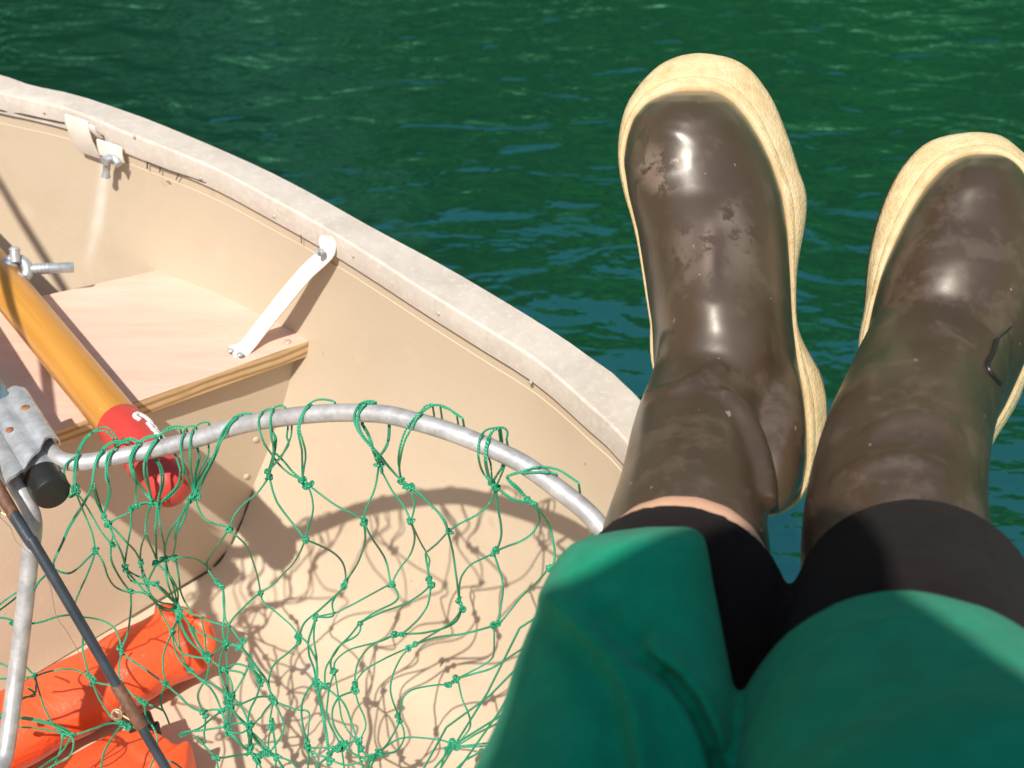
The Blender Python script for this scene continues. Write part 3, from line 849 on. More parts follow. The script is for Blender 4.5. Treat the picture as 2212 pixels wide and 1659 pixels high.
STR = """A 1200,445 1150,370 1080,330 990,350 890,420 830,510 780,630 760,760 765,880 780,970
A 1165,445 1110,385 1040,365 950,385 870,470 820,560 790,660 780,780 785,950
A 780,630 700,680 660,750 665,830 700,910 760,980
A 1420,470 1340,440 1250,465 1150,480 1060,540 1000,630 970,720 950,850 930,960 880,1060 830,1150 760,1260 690,1380 640,1510 570,1655 540,1755
A 1400,480 1330,455 1240,480 1140,500 1060,560 1005,640 975,730 955,860 935,965 885,1070 835,1160 765,1270 697,1385 645,1512 575,1657 545,1757
A 1320,480 1230,500 1160,560 1120,650 1100,760 1110,850 1120,960 1100,1100 1085,1240
A 1150,560 1095,640 1085,760 1090,860 1130,960 1120,1100 1100,1240
A 970,900 990,1000 1030,1130 1060,1230
A 950,960 980,1060 1010,1150 1040,1240
A 790,1030 850,1180 910,1320 960,1450 990,1570
A 800,1020 870,1110 940,1230 1020,1370 1090,1470 1130,1520
A 1130,1340 1200,1400 1300,1510 1380,1590 1430,1680 1450,1720
A 1120,1340 1160,1420 1150,1500
A 1160,1400 1210,1530 1260,1650 1290,1770
A 1190,1360 1260,1260 1330,1190 1390,1145
A 1370,1180 1350,1320 1320,1470 1290,1660 1285,1720
A 1390,1145 1450,1090 1490,1060
A 1380,1150 1440,1110 1500,1080
A 1410,1080 1400,950 1385,850 1370,770
A 1610,405 1500,430 1420,490 1360,570 1330,660 1340,760 1380,860 1440,940 1500,1020 1560,1100
A 1590,420 1500,450 1430,500 1375,580 1345,670 1355,760 1395,860 1450,935 1510,1015 1570,1095
A 1650,390 1590,460 1530,560 1490,650 1475,750 1490,860 1520,950 1545,1050 1580,1110
A 1850,345 1770,345 1690,375 1630,420 1580,500 1520,600 1500,700 1510,800 1530,920 1560,1050
A 1910,330 1800,315 1720,340 1640,400
Ab 1600,650 1650,720 1680,840 1670,950 1630,1060 1610,1130
Ab 1575,640 1630,720 1655,840 1650,950 1620,1060 1600,1130
Ab 1790,590 1830,700 1850,800 1820,920 1740,1020 1660,1100
Ab 1850,570 1880,740 1880,860 1830,950 1750,1040 1660,1110
A 2010,315 1930,320 1890,370 1860,470 1855,570 1880,690 1920,830 1970,940 2000,1030
A 2140,275 2060,285 1990,340 1960,420 1950,520 1950,650 1960,800 1975,950
Ab 2020,530 2040,620 2010,740 1990,860 1980,970
Ab 2030,560 2050,640 2025,740 2000,860 1985,970
Ab 2140,500 2135,620 2060,760 2020,880 1990,980
C 730,185 640,190 560,230 490,310 430,400 390,510 350,620 290,740 220,860 170,960 140,1040
C 640,195 560,250 500,330 460,420 420,480 380,590 330,700 260,840 210,960 160,1050
C 330,640 260,760 190,880 150,990
A 1960,1080 1900,1180 1820,1290 1740,1400 1700,1530 1690,1660
A 1990,1100 1920,1230 1850,1350 1810,1430 1800,1530 1780,1640 1805,1670
A 1930,1080 1900,1150 1850,1260 1810,1370 1790,1470
A 2010,1100 2040,1180 2100,1270 2200,1320 2293,1345 2348,1390
A 1560,1160 1500,1290 1490,1420 1450,1550 1440,1660 1450,1720
A 1580,1160 1590,1300 1600,1480 1610,1700
A 1590,1160 1630,1320 1680,1500 1690,1650
A 1500,1420 1540,1530 1590,1640 1610,1720
C 950,135 880,150 830,200 810,280 830,390 870,500 940,600 1020,710 1120,800 1230,850
C 990,600 1080,690 1160,790 1240,860
C 1080,120 1030,105 970,130 940,200 930,300 940,420 960,520 965,640 940,740 925,820
Cb 950,370 990,440 980,560 960,660 930,780
Cb 945,370 975,440 965,560 950,660 920,780
Cb 1110,340 1100,430 1120,500 1060,600 1020,680 960,790
Cb 1150,335 1140,430 1090,540 1030,650 970,760
C 1590,65 1500,45 1400,50 1320,100 1260,190 1220,290 1215,380 1240,500 1270,640 1300,860
C 1350,90 1290,150 1250,250 1230,350 1260,460 1290,580 1290,740 1300,870
C 2010,65 1930,60 1850,90 1800,170 1790,260 1830,360 1900,460 1970,540 2020,640 2040,700
C 1980,70 1900,80 1850,140 1830,240 1860,370 1940,490 2060,620 2150,740 2250,860
C 1990,75 1910,85 1860,150 1815,245 1845,375 1925,490 2045,620 2135,740 2240,880
Cb 1880,300 1930,380 1970,480 1990,580 2030,690
Cb 1865,300 1915,380 1955,480 1980,580 2020,690
Cb 2145,320 2140,430 2110,560 2070,650
Cb 2155,320 2150,430 2120,560 2080,650
C 905,900 830,980 740,1050 640,1130 560,1230 510,1360
C 915,920 960,1030 1040,1160 1140,1290 1230,1400 1280,1460
C 1340,970 1370,1080 1360,1230 1310,1370 1280,1460
C 1350,960 1480,1050 1640,1150 1780,1210 1880,1260
C 2040,800 2010,950 1950,1080 1900,1190 1885,1270
F 220,800 290,910 380,1040 470,1150 520,1250
F 750,90 680,110 630,170 540,260 470,370 420,520 400,680 430,800 470,880
F 1060,240 980,180 880,120 780,100 690,140 600,220 540,330 470,460 430,600 420,720 460,850
F 1000,210 930,150 830,110
F 545,980 570,1080 560,1170 530,1280
F 570,970 660,1050 770,1160 860,1270 905,1370
F 540,950 600,990 700,1090 800,1190 880,1290 910,1390
F 1510,450 1520,380 1480,335 1400,335 1300,360 1240,440 1220,560 1230,680 1270,800 1340,880
F 1450,335 1380,360 1320,440 1290,560 1290,700 1320,820 1370,900
F 1430,345 1370,370 1335,450 1305,560 1305,700 1335,820 1380,900
Fb 1330,650 1360,740 1380,840
Fb 1470,710 1440,800 1420,880
Fb 1490,720 1460,820 1430,900
F 1400,960 1500,1020 1620,1080 1770,1110
F 1390,975 1500,1035 1620,1095 1760,1125
F 2250,900 2150,830 2050,770 1930,740 1800,740 1650,790 1510,835
F 2020,800 1900,790 1750,790 1600,800 1510,835
F 1510,840 1560,890 1640,960 1720,1060 1770,1110
F 1510,845 1550,900 1640,985 1710,1060 1770,1120
F 1380,1000 1360,1080 1270,1180 1150,1260 1020,1320 930,1380
F 1410,1020 1420,1150 1450,1310 1455,1450 1410,1590
F 1810,1150 1850,1240 1830,1330 1760,1430 1650,1500 1520,1550 1430,1590
F 1820,1140 1900,1250 1960,1370 1990,1500 2005,1620 1990,1740 1950,1770
B 950,150 880,220 800,300 720,350 640,345 560,310 540,280
B 960,160 930,270 880,400 820,530 765,660 740,720
B 1010,140 1060,230 1100,370 1160,470 1240,525 1320,545
B 1120,70 1130,190 1180,310 1250,430 1320,530
B 1300,350 1330,420 1410,460 1500,470
B 1330,320 1390,420 1450,500 1530,580
B 1330,310 1400,370 1470,410 1530,440
B 1460,290 1470,400 1510,500 1560,600 1640,700 1760,750
B 1480,280 1510,420 1530,530 1580,640 1680,740 1780,760
B 1620,690 1680,810 1750,930
B 1590,280 1550,360 1520,450 1540,560 1620,640 1740,670 1810,690
B 1650,270 1720,350 1790,450 1830,560 1830,660
B 1500,460 1560,455 1600,470 1680,520 1760,610 1810,670
B 1610,490 1680,560 1750,640
B 1690,230 1700,330 1720,450 1770,580 1820,670
B 1700,230 1740,380 1790,500 1830,640
B 1820,240 1840,400 1850,520 1890,630 1960,740 2000,780
B 1840,190 1930,190 2020,210 2090,250 2125,280
C 490,1420 420,1510 340,1610 290,1690 280,1740 310,1830 370,1915
C 540,1400 620,1470 700,1570 750,1700 800,1860 830,2010
E 1290,20 1230,150 1150,270 1050,370 970,460 870,520
E 1330,30 1440,70 1560,130 1650,210 1700,310 1715,420
E 1910,-150 1910,0 1870,140 1820,260 1740,390 1700,460
E 1930,-120 1980,0 2060,120 2130,250 2170,420
G 540,-125 570,-25 550,90 510,180 440,270 380,360 350,430
G 550,-115 610,5 680,125
G 880,-45 800,45 740,95 690,135
G 940,-50 950,60 970,200 990,350 1010,480 1030,600
G 680,150 690,240 710,330 715,400
G 680,140 720,210 710,300 715,400
G 1370,150 1270,200 1150,260 1070,350 1030,450 1025,600
G 1410,160 1440,300 1470,450 1470,570 1440,730 1410,850
G 1950,320 1880,390 1760,500 1640,620 1540,750 1450,860
B 540,280 470,370 400,440 330,560 260,660 190,750 160,830
B 1340,580 1345,700 1330,840 1310,980 1270,1090
B 1370,545 1440,545 1510,570 1560,620
B 110,830 60,810 -60,810
B 190,855 300,870 430,850 580,800 720,780 840,800 960,815 1080,850 1170,910 1220,1000 1245,1100
B 150,900 160,1030 190,1170 250,1290 340,1390
B 1230,1180 1215,1300 1230,1430 1290,1530 1400,1640 1460,1690
B 1290,1170 1400,1270 1550,1380 1680,1470
B -60,1435 150,1430 340,1410
B 400,1410 500,1365 620,1340 760,1340 880,1390 920,1420
H 370,200 410,350 460,500 540,650 620,730
B 850,1010 850,1150 890,1290 930,1400
H 970,260 1000,360 1070,480 1150,590 1260,650
H 990,200 1070,240 1160,260 1290,310 1380,370 1450,420
H 1690,270 1650,380 1660,480 1700,560 1740,660
H 1740,290 1850,380 1950,480 2060,540
B 1750,1010 1690,1140 1670,1290 1690,1460
B 1780,1000 1790,1120 1850,1250 1930,1330
B 1800,1000 1850,1150 1950,1210 2100,1250
B 1820,870 1770,950
B 1780,790 1770,870 1760,930
B 1850,880 1920,1010 2020,1120 2120,1200
B 1860,700 1900,800 1960,920 2010,1040 2110,1190
B 1850,740 1930,860 1980,940
B 1980,960 2030,1060 2090,1140 2140,1200
B 1830,890 1830,1000 1850,1120 1900,1280 1940,1340
B 1840,880 1880,960 1950,1060 2050,1140
B 1820,690 1840,760 1840,840
B 1850,680 1930,740 2000,780 2080,800
E 230,800 300,840 430,880 480,900
E 170,980 260,1000 350,1010 440,1030
E 220,820 250,950 270,1080 290,1180
E 420,490 440,600 455,720 450,850 440,980 460,1070
E 450,510 460,620 460,720 470,820 500,880 530,910
E 800,580 720,640 640,720 560,800 510,880 490,980 480,1070
E 810,600 850,660 950,720 1070,820 1150,890 1210,970
E 510,880 560,960 620,1040
E 460,1080 540,1080 610,1100 680,1160 750,1260 820,1350 880,1430 920,1540 960,1640
E 470,1095 550,1095 620,1120 690,1190 760,1290 830,1380 890,1460 930,1560 960,1650
E 480,1060 560,1090 640,1130 720,1220 780,1290 850,1390 900,1480
E 340,1180 400,1130 470,1100
E 290,1200 360,1270 420,1320 470,1360
E 1680,500 1600,580 1500,670 1410,750 1320,820 1260,890 1230,980
E 1640,540 1580,610 1565,690 1580,770 1540,810 1450,820
E 2120,480 1960,570 1800,660 1680,720 1590,770 1450,820
G 370,500 400,560 390,620 330,670 200,730 100,790 30,840
G 690,490 620,570 500,650 350,710 200,760 100,800
G 740,510 720,620 680,720 600,830 500,920 430,960
G 1040,740 980,830 880,900 780,960 680,1020 600,1070
G 1060,740 1010,840 900,900 800,935 680,950 510,930
G 1340,910 1200,945 1000,985 800,1005 640,1060
G 1370,960 1380,1100 1370,1210 1280,1290 1150,1360 1040,1420
G 1700,1110 1620,1160 1500,1240 1350,1330 1200,1380 1060,1430
E 1230,1080 1130,1160 1020,1240 950,1320 920,1420 910,1530 920,1640
E 1270,1030 1310,1060 1350,1140 1400,1250 1420,1400 1420,1470
E 1390,840 1350,950 1320,1060 1330,1200 1380,1320 1410,1430
E 1380,850 1370,970 1390,1120 1420,1290 1440,1440
E 1820,890 1740,1000 1650,1090 1590,1180 1540,1250 1490,1350 1480,1500
E 1870,880 1860,940 1790,1010 1690,1060 1620,1120 1560,1220 1550,1310 1590,1350
E 2170,1000 2060,1050 1900,1090 1760,1130 1660,1190 1590,1270 1590,1360
E 2160,1000 2000,1070 1900,1160 1830,1270 1800,1400 1800,1500
G 490,1110 350,1180 200,1260 80,1330 0,1410 -30,1480
G 520,1130 430,1220 370,1330 330,1450 320,1560 350,1680 400,1800
G 940,1500 800,1500 650,1520 520,1560 440,1650 420,1780 410,1830
J 1010,250 1050,400 1110,520 1140,640 1120,720 1050,800 980,860
J 380,650 340,760 290,860 220,940
J 450,650 470,750 440,850 380,930 270,960 210,960
J 210,950 300,870 400,810 520,790 680,800 820,820 930,860
J 1000,860 1120,800 1250,730 1440,640
J 1000,880 1120,870 1330,850
J 1010,895 1120,890 1300,880
J 900,940 860,1020 830,1130
I 1390,230 1310,320 1260,430 1250,550 1270,700 1310,830
I 1410,250 1430,400 1460,560 1490,720 1520,900 1540,1010
I 1425,250 1445,400 1475,560 1505,720 1530,900 1550,1010
I 1500,290 1570,340 1640,390 1700,470 1760,620 1820,770
I 1470,300 1430,330 1440,440 1460,560
I 1570,130 1540,250 1520,400 1510,550 1550,680 1620,800 1660,860
I 1600,150 1620,300 1640,460 1670,620 1740,740 1820,820
I 1780,290 1690,340 1620,400 1570,500 1570,620 1610,730 1680,820
I 1810,330 1840,460 1890,570 1910,670 1880,760 1840,830
I 1880,880 1920,960 1980,1020
I 1810,880 1830,980 1870,1060 1890,1130
I 1730,900 1830,860
I 1700,940 1800,980 1920,1010 2050,960
I 1670,930 1680,1030 1690,1130
I 1620,880 1540,980 1450,1050 1410,1130
I 1400,880 1500,890 1600,900
I 1400,890 1430,980 1450,1050
I 1580,1010 1700,1070 1800,1070 1950,1030
I 1950,1040 1920,1130
I 2040,980 1980,1060 1950,1130
I 1310,900 1320,1000 1315,1130
I 1340,920 1380,1000 1430,1110
I 1000,450 1110,480 1220,510 1290,515 1330,550 1320,700 1310,830
I 930,440 860,530 820,640 800,780
I 910,440 920,560 940,650
I 980,470 1040,570 1070,680 1040,790 970,890
I 920,370 820,370 720,410 600,460 530,440
I 830,260 790,380 730,490 700,620 690,760 700,880
E 730,1280 790,1380 830,1460
I 930,700 900,800 900,890
I 970,720 990,850 1010,960
E 530,1130 500,1250 490,1400 490,1560 490,1650
E 470,1120 420,1220 410,1330 440,1450 490,1560
I 540,330 540,250 500,170 450,130
I 570,310 650,180 700,80 720,0 730,-60
I 500,90 590,110 650,140 660,180
I 390,40 520,30 650,50 720,90 800,180
E 130,1380 200,1430 260,1460 360,1500 450,1560
I 160,150 250,230 320,290 380,390 420,500 460,640
I 240,240 190,340 190,420 220,530
E 290,1280 290,1380 260,1470
I 270,510 350,500 420,510 480,480
I 260,560 260,680 250,740 260,850
I 440,540 300,630 200,700 100,740 20,780 0,760 40,740 130,730 300,715 460,705
I 430,560 460,640 490,700
I 490,440 490,560 480,690
I 520,540 550,650 580,760
I 500,680 600,630 650,610
I 510,720 620,740 700,730 800,740
I 560,500 620,590 690,660 740,740 800,820 870,900 930,960 990,1000
I 550,510 610,600 680,680 730,760 790,840 860,920 920,970 1000,1020
I 500,740 580,800 650,880 730,940 800,1010
I 510,760 590,830 660,900 740,960 810,1030
I 570,390 640,480 690,600 720,680
I 500,400 510,470 500,560
I 515,400 530,480 540,540
I 720,720 740,820 740,920
I 700,750 700,850 720,940
I 800,740 860,820 900,900
I 160,780 240,860 300,930 370,1000
I 430,1030 560,1010 740,1000
I 380,1020 395,1130
I 0,360 80,450 160,510 220,540
I 1060,1000 1140,1030 1210,1120
I 760,1010 780,1130
I 830,1020 860,1130
I 1000,1010 1080,1130
I 985,1030 1060,1130
I 920,1050 960,1130
I 700,930 820,980 830,1040
H 700,750 850,730 1000,690 1120,640 1200,630
H 660,790 640,880 590,1000 540,1130
H 650,750 740,790 750,900 700,1000 600,1050 460,1130
H 750,840 650,950 520,1030 380,1130
H 1240,690 1150,800 1080,920 1050,1020 1040,1130
H 1300,670 1390,690 1460,700
H 1460,480 1490,580 1560,670 1610,780 1610,870 1580,1000 1530,1130
H 1510,450 1600,480 1680,520
H 1690,1030 1780,1050 1890,1130
H 20,510 120,450 230,400 340,350 370,310 350,260 290,235
H 0,520 120,440 250,380 350,370 350,330 280,285
H 30,570 200,580 400,610 560,660 700,720 740,760
H 60,580 220,600 430,640 600,690 720,750
H -60,700 100,690 280,690 450,710 600,740
B -60,720 90,600 190,540 260,500
B -60,770 90,660 180,590 260,530
B -60,1255 60,1300 110,1330"""
KN = """A 770,980 2;A 1060,1240 1;A 1110,1320 1.3;A 1390,1145 1.1;A 1350,1160 .9;A 1560,1100 1.3;A 1620,1125 1.2;A 2000,1040 1.8;A 1950,1060 1.2;C 920,830 1.3;C 910,780 1;C 1260,870 1.2;C 1310,910 1.6;F 200,720 1.6;F 195,640 1.2;F 430,880 1.1;F 510,940 1.4;F 1360,900 1.3;F 1400,940 1.5;F 1730,1080 1.2;F 1790,1110 1.3;B 980,125 1.1;B 1140,45 1.1;B 1280,280 1;B 1290,310 1.1;B 1450,230 1;B 1450,275 1;B 1610,250 1.2;B 1690,200 1.2;B 1800,190 1.2;C 500,1380 1.4;C 1290,1480 1.2;C 1890,1280 1;F 50,1310 1;F 530,1300 1.2;F 910,1400 1.2;G 1410,120 1.3;G 1380,145 1;G 1950,290 1;B 540,275 1;B 1340,550 1.1;B 1600,465 1.1;E 385,445 1.1;E 445,490 1.2;E 830,550 1.2;E 1705,440 1;E 1690,490 1.1;E 2165,460 1.2;G 335,460 1.2;G 710,410 1.1;G 735,470 1.2;G 1025,630 1.2;G 1055,700 1.3;G 1380,890 1.2;G 1430,880 1.1;B 150,855 1.2;B 1245,1120 1.1;B 1250,1170 .9;B 1820,680 1.4;B 1840,740 1.6;B 1830,810 1.5;B 1770,960 1.2;B 1980,930 1.2;E 480,1075 1.5;E 640,1060 1.4;E 610,1110 1.2;E 1230,1000 1.2;E 1230,1060 1;E 1400,800 1.2;E 1850,860 1.2;G 360,985 1.4;G 430,975 .9;G 520,1110 1.2;G 580,1080 1.2;G 1010,1430 1.5;G 920,1495 1.1;B 360,1410 1.1;B 920,1410 1.2;B 950,1460 1.3;B 1700,1490 1.2;B 1950,1350 1.2;B 2120,1200 1.6;E 300,1230 1.5;E 440,1340 1.5;E 830,1440 1.4;E 830,1480 1.2;E 1400,1450 1.2;E 1410,1500 1.2;E 1490,1510 1.3;E 1590,1360 1.4;E 1800,1500 1.4;E 1800,1560 1.2;J 400,560 1.2;J 420,620 1.2;J 940,850 1.5;J 980,890 1.5;J 900,920 1.2;H 640,750 1.2;H 1260,650 1.1;H 1300,670 1.3;H 1440,410 1;H 1480,440 1.1;I 500,360 1.6;I 540,370 1.6;I 500,430 1.6;I 520,480 1.4;I 490,680 1.5;I 500,740 1.2;I 950,380 1.5;I 960,420 1.3;I 235,530 1.2;I 265,570 1;I 940,640 1.1;I 950,690 1.2;I 720,660 1.4;I 720,720 1.2;I 380,1000 1.4;I 730,870 1.4;I 730,950 1.6;I 1310,850 1.3;I 1320,900 1.3;I 1600,900 1.3;I 1660,880 1.8;I 1710,860 1.3;I 1830,840 1.5;I 1850,900 1.3;I 920,950 1.7;I 990,990 1.7;I 870,960 1.3;I 790,1010 1.6;I 1540,1020 1.4;I 1540,960 1.2;J 200,950 1.4;J 120,1000 1.4;I 430,520 1.2;H 10,570 1.3;H 20,700 1;H 740,770 .8"""
KPT = []
for e in KN.split(';'):
    cr, xy, s_ = e.split(); x, y = map(float, xy.split(',')); KPT.append(Vector(todisp(cr, x, y)))
def snap(p):
    p = Vector(p); k = min(KPT, key=lambda q: (q - p).length)
    return (k - p) if (k - p).length < 24 else Vector((0, 0))
tw = MB(); TR = .00073
for ln in STR.strip().split('\n'):
    tk = ln.split(); cr = tk[0][0]; beh = len(tk[0]) > 1
    lift = random.uniform(-.0015, .0025)
    dp = [todisp(cr, *map(float, s_.split(','))) for s_ in tk[1:]]
    dp2 = [v.to_2d() for v in catmull([Vector((x, y, 0)) for x, y in dp], 4)]
    sn0 = snap(dp[0]); sn1 = snap(dp[-1])
    dp2 = [v + (sn0 * max(0, 1 - i / 6) + sn1 * max(0, 1 - (len(dp2) - 1 - i) / 6)) for i, v in enumerate(dp2)] if True else dp2
    pts = []
    for i, v in enumerate(dp2):
        b = beh and i < len(dp2) * .35
        pts.append(netpt(v.x, v.y, b, lift))
    for end in (0, -1):
        v = dp2[end]
        if RIMX[0] - 5 < v.x < RIMX[-1] + 30 and min((q - v).length for q in KPT) > 8:
            ry = interp(v.x, RIMX, RIMY); dy = v.y - ry
            if -62 < dy < 40:
                e_ = [netpt(v.x + (4 if dy < 0 else 0), ry + dy * .45, True), netpt(v.x + (6 if dy < 0 else -3), ry, True)]
                pts = (e_[::-1] + pts) if end == 0 else (pts + e_)
    rr = TR * random.uniform(.92, 1.1)
    tw.tube(pts, rr, 6)
def knot(p, s_):
    for k in range(3):
        n = Vector((random.gauss(0, 1), random.gauss(0, 1), random.gauss(0, 1))).normalized(); a = n.orthogonal().normalized(); b = n.cross(a)
        c = p + Vector((random.gauss(0, 1), random.gauss(0, 1), random.gauss(0, 1))) * .0006 * s_ - ray(1106, 829) * .0006
        R_ = .00125 * s_
        pts = [c + (a * math.cos(u * math.pi * 2 / 9) + b * math.sin(u * math.pi * 2 / 9)) * R_ for u in range(10)]
        tw.tube(pts, .00092, 6)
    o = p; q_ = p + Vector((random.uniform(-1, 1), random.uniform(-1, 1), random.uniform(-.3, .6))) * .0028; tw.tube([o, q_], .0009, 5)
for e in KN.split(';'):
    cr, xy, s_ = e.split(); x, y = map(float, xy.split(',')); knot(netpt(*todisp(cr, x, y)), float(s_))
for i_ in range(len(KPT)):
    for j_ in range(i_ + 1, len(KPT)):
        if (KPT[i_] - KPT[j_]).length < 24:
            a_, b_ = netpt(*KPT[i_]), netpt(*KPT[j_]); tw.tube([a_, a_.lerp(b_, .5), b_], [.0012, .0015, .0012], 7)
# rest of the bag, below the frame and under the legs: a plain diamond mesh down to the floor
lowp = HP[15:26]
for k in range(len(lowp) - 1):
    for f in (0, .5):
        a = lowp[k].lerp(lowp[k + 1], f); b = lowp[k].lerp(lowp[k + 1], f + .5); cen = Vector((-.16, .52, FLOOR + .02))
        for j in range(4):
            t0, t1 = j * .22, (j + 1) * .22
            for (u, v) in ((a, b), (b, a)):
                p0 = u.lerp(cen, t0); p1 = v.lerp(cen, t1) if j % 2 == 0 else v.lerp(cen, t1)
                if p0.y > .40 and p1.y > .46 and p0.x < -.05: continue
                tw.tube([p0, p0.lerp(p1, .5) - Vector((0, 0, .006)), p1], TR, 5)
tw.build("netting", M['twine'], net)

# ------------------------------------------------------------------ fishing rod
rod = empty("fishing_rod"); tag(rod, "dark slim fishing rod with ring guides lying across the landing net", "fishing rod")
r0 = atz(-70, 948, .472); r1 = atz(90, 1192, .415); r2 = atz(360, 1662, .278)
rd_ = (r2 - r0).normalized(); Lr = (r2 - r0).length
P = [r0 - rd_ * .75, r0, r0.lerp(r2, .5), r2, r2 + rd_ * .35]
P = catmull([P[0], P[1], r0.lerp(r2, .36) + (r1 - r0.lerp(r2, .36)) * .5, P[3], P[4]], 10)
t = MB(); t.tube(P, [lerp(.0046, .0030, i / (len(P) - 1)) for i in range(len(P))], 14); ro2 = t.build("blank", M['rod'], rod)
def near_rod(px, py): return min(P, key=lambda p: (lambda q: (q[0] - px) ** 2 + (q[1] - py) ** 2)(proj(p)))
def proj(p):
    v = p - CAMP; d = v.dot(FWD); return (1106 + v.x / d * FPX, 829.5 - v.dot(UP) / d * FPX)
PR = catmull(P, 8)
def on_rod(px, py): return min(PR, key=lambda p: (proj(p)[0] - px) ** 2 + (proj(p)[1] - py) ** 2)
def guide(px, py, dirpx, rr=.0042):
    c = on_rod(px, py); g = MB()
    w1 = MB(); w1.tube([c - rd_ * .022, c - rd_ * .020, c - rd_ * .004, c + rd_ * .011, c + rd_ * .013], [.0040, .0044, .0045, .0042, .0039], 14)
    wo = w1.build("thread_wrap", M['wrap'], rod)
    oc_ = c + (RT * dirpx[0] - UP * dirpx[1]) * .001 - FWD * .002
    n = rd_; a = n.orthogonal().normalized()
    d_ = (RT * dirpx[0] - UP * dirpx[1]).normalized()
    cc = c + d_ * .0105; b = (d_ - rd_ * d_.dot(rd_)).normalized(); a = FWD.cross(b).normalized()
    ring = [cc + (b * math.cos(2 * math.pi * k / 16) + a * math.sin(2 * math.pi * k / 16)) * rr for k in range(17)]
    g.tube(ring, .0009, 8); g.tube([c - rd_ * .012, cc - a * rr * .7], .0008, 6); g.tube([c + rd_ * .012, cc + a * rr * .7], .0008, 6)
    g.build("line_guide", M['brass'], wo); return cc
g1 = guide(27, 1083, (-20, 8)); g2 = guide(284, 1535, (-22, 4), .0034)
lp = [g1]
for cr, x, y in (('A', 100, 1350), ('A', 170, 1500), ('A', 340, 1650), ('B', 420, 270), ('B', 520, 500), ('B', 575, 780), ('B', 680, 940), ('B', 800, 1150), ('B', 960, 1500)):
    px, py = todisp(cr, x, y); c = on_rod(px, py); lp.append(atz(px, py, c.z - .006))
lp.append(g2)
t = MB(); t.tube(catmull(lp, 6), .00022, 5); t.build("line", M['line'], rod)

# ------------------------------------------------------------------ person
person = empty("person"); tag(person, "person with outstretched legs in green trousers, black leggings and brown rubber boots over the gunwale", "person")
# leg axes: (px, py, depth, radius) from ankle to knee, then hip in world space
def leg_pts(lst): return [at(x, y, d) for x, y, d, r in lst], [r for x, y, d, r in lst]
HIPL = Vector((-.085, -.20, .44)); HIPR = Vector((.10, -.20, .44))
body = MB()
LA = [(1560, 790, .893, .016), (1515, 930, .853, .020), (1495, 1060, .800, .030), (1478, 1238, .752, .0462), (1474, 1256, .742, .0472), (1472, 1270, .733, .0488), (1465, 1323, .712, .046), (1455, 1430, .70, .043), (1420, 1580, .688, .042), (1380, 1740, .66, .044), (1310, 1960, .56, .052)]
RA = [(2030, 780, .892, .018), (1990, 880, .848, .022), (1950, 970, .795, .030), (1950, 1110, .745, .042), (1955, 1250, .72, .044), (1970, 1330, .69, .046), (1968, 1500, .63, .05), (1985, 1690, .58, .052), (2050, 1880, .52, .056), (2100, 2060, .47, .06)]
for LL, hip, kneeup in ((LA, HIPL, 0), (RA, HIPR, 0)):
    p, r = leg_pts(LL); p = p + [p[-1] + Vector((0, -.035, -.012)), p[-1].lerp(hip, .5) + Vector((0, 0, -.012)), hip]; r = r + [.058, .068, .085]
    P, rr = catmull(p, 5, r); body.tube(P, rr, 18)
body.tube(catmull([HIPL, Vector((0, -.21, .46)), HIPR], 4), .095, 18)
TP = [Vector((0, -.22, .46)), Vector((0, -.24, .60)), Vector((0, -.25, .75)), Vector((0, -.235, .88)), Vector((0, -.21, .955))]
P, rr = catmull(TP, 5, [.12, .115, .125, .12, .07]); body.tube(P, rr, 20)
HEAD = Vector((.0, -.150, 1.085))
body.tube([Vector((0, -.21, .93)), Vector((0, -.185, 1.02))], [.055, .05], 16)
body.ball(HEAD, .075, .088, .105, 20, 14); body.ball(HEAD + Vector((0, .085, -.02)), .011, .014, .02)
for s_ in (-1, 1):
    body.ball(HEAD + Vector((.078 * s_, -.005, -.005)), .008, .018, .026)
    sh_ = Vector((.155 * s_, -.225, .885)); el = Vector((.27 * s_, -.13, .72)); wr = Vector((.085 * s_, -.045, 1.0))
    P, rr = catmull([Vector((.05 * s_, -.23, .90)), sh_, sh_.lerp(el, .5), el, el.lerp(wr, .5), wr], 5, [.06, .05, .043, .038, .033, .024]); body.tube(P, rr, 14)
    palm = Vector((.070 * s_, -.035, 1.045)); body.tube([wr, wr.lerp(palm, .5), palm + Vector((0, 0, .02))], [.024, .03, .026], 12)
    for k in range(4):
        b0_ = palm + Vector((-.004 * s_, .005, -.012 + .018 * k)); kn = b0_ + Vector((-.006 * s_, .030 - .003 * k, .004)); tip = kn + Vector((-.026 * s_, -.002, .002))
        body.tube([b0_, kn, tip], [.0095, .0085, .0075], 8)
    body.tube([palm + Vector((-.01 * s_, -.01, -.03)), palm + Vector((-.028 * s_, -.02, -.024)), palm + Vector((-.045 * s_, -.022, -.016))], [.011, .0095, .008], 8)
bo_ = body.build("body", M['skin'], person); remesh(bo_, .004, 4)
# leggings
lg = MB()
LL = [(1474, 1272, .730, .0522), (1470, 1290, .724, .0540), (1465, 1330, .712, .0540), (1455, 1420, .700, .0520), (1425, 1560, .688, .0480), (1400, 1680, .68, .044)]
p, r = leg_pts(LL); P, rr = catmull(p, 6, r); lg.tube(P, rr, 40)
RL = [(1975, 1285, .722, .0545), (1974, 1305, .715, .0580), (1976, 1345, .695, .0600), (1972, 1480, .64, .0600), (1972, 1620, .60, .058), (2020, 1780, .55, .056)]
p, r = leg_pts(RL); P, rr = catmull(p, 6, r); lg.tube(P, rr, 40)
lo = lg.build("leggings", M['black'], person); remesh(lo, .003, 5)
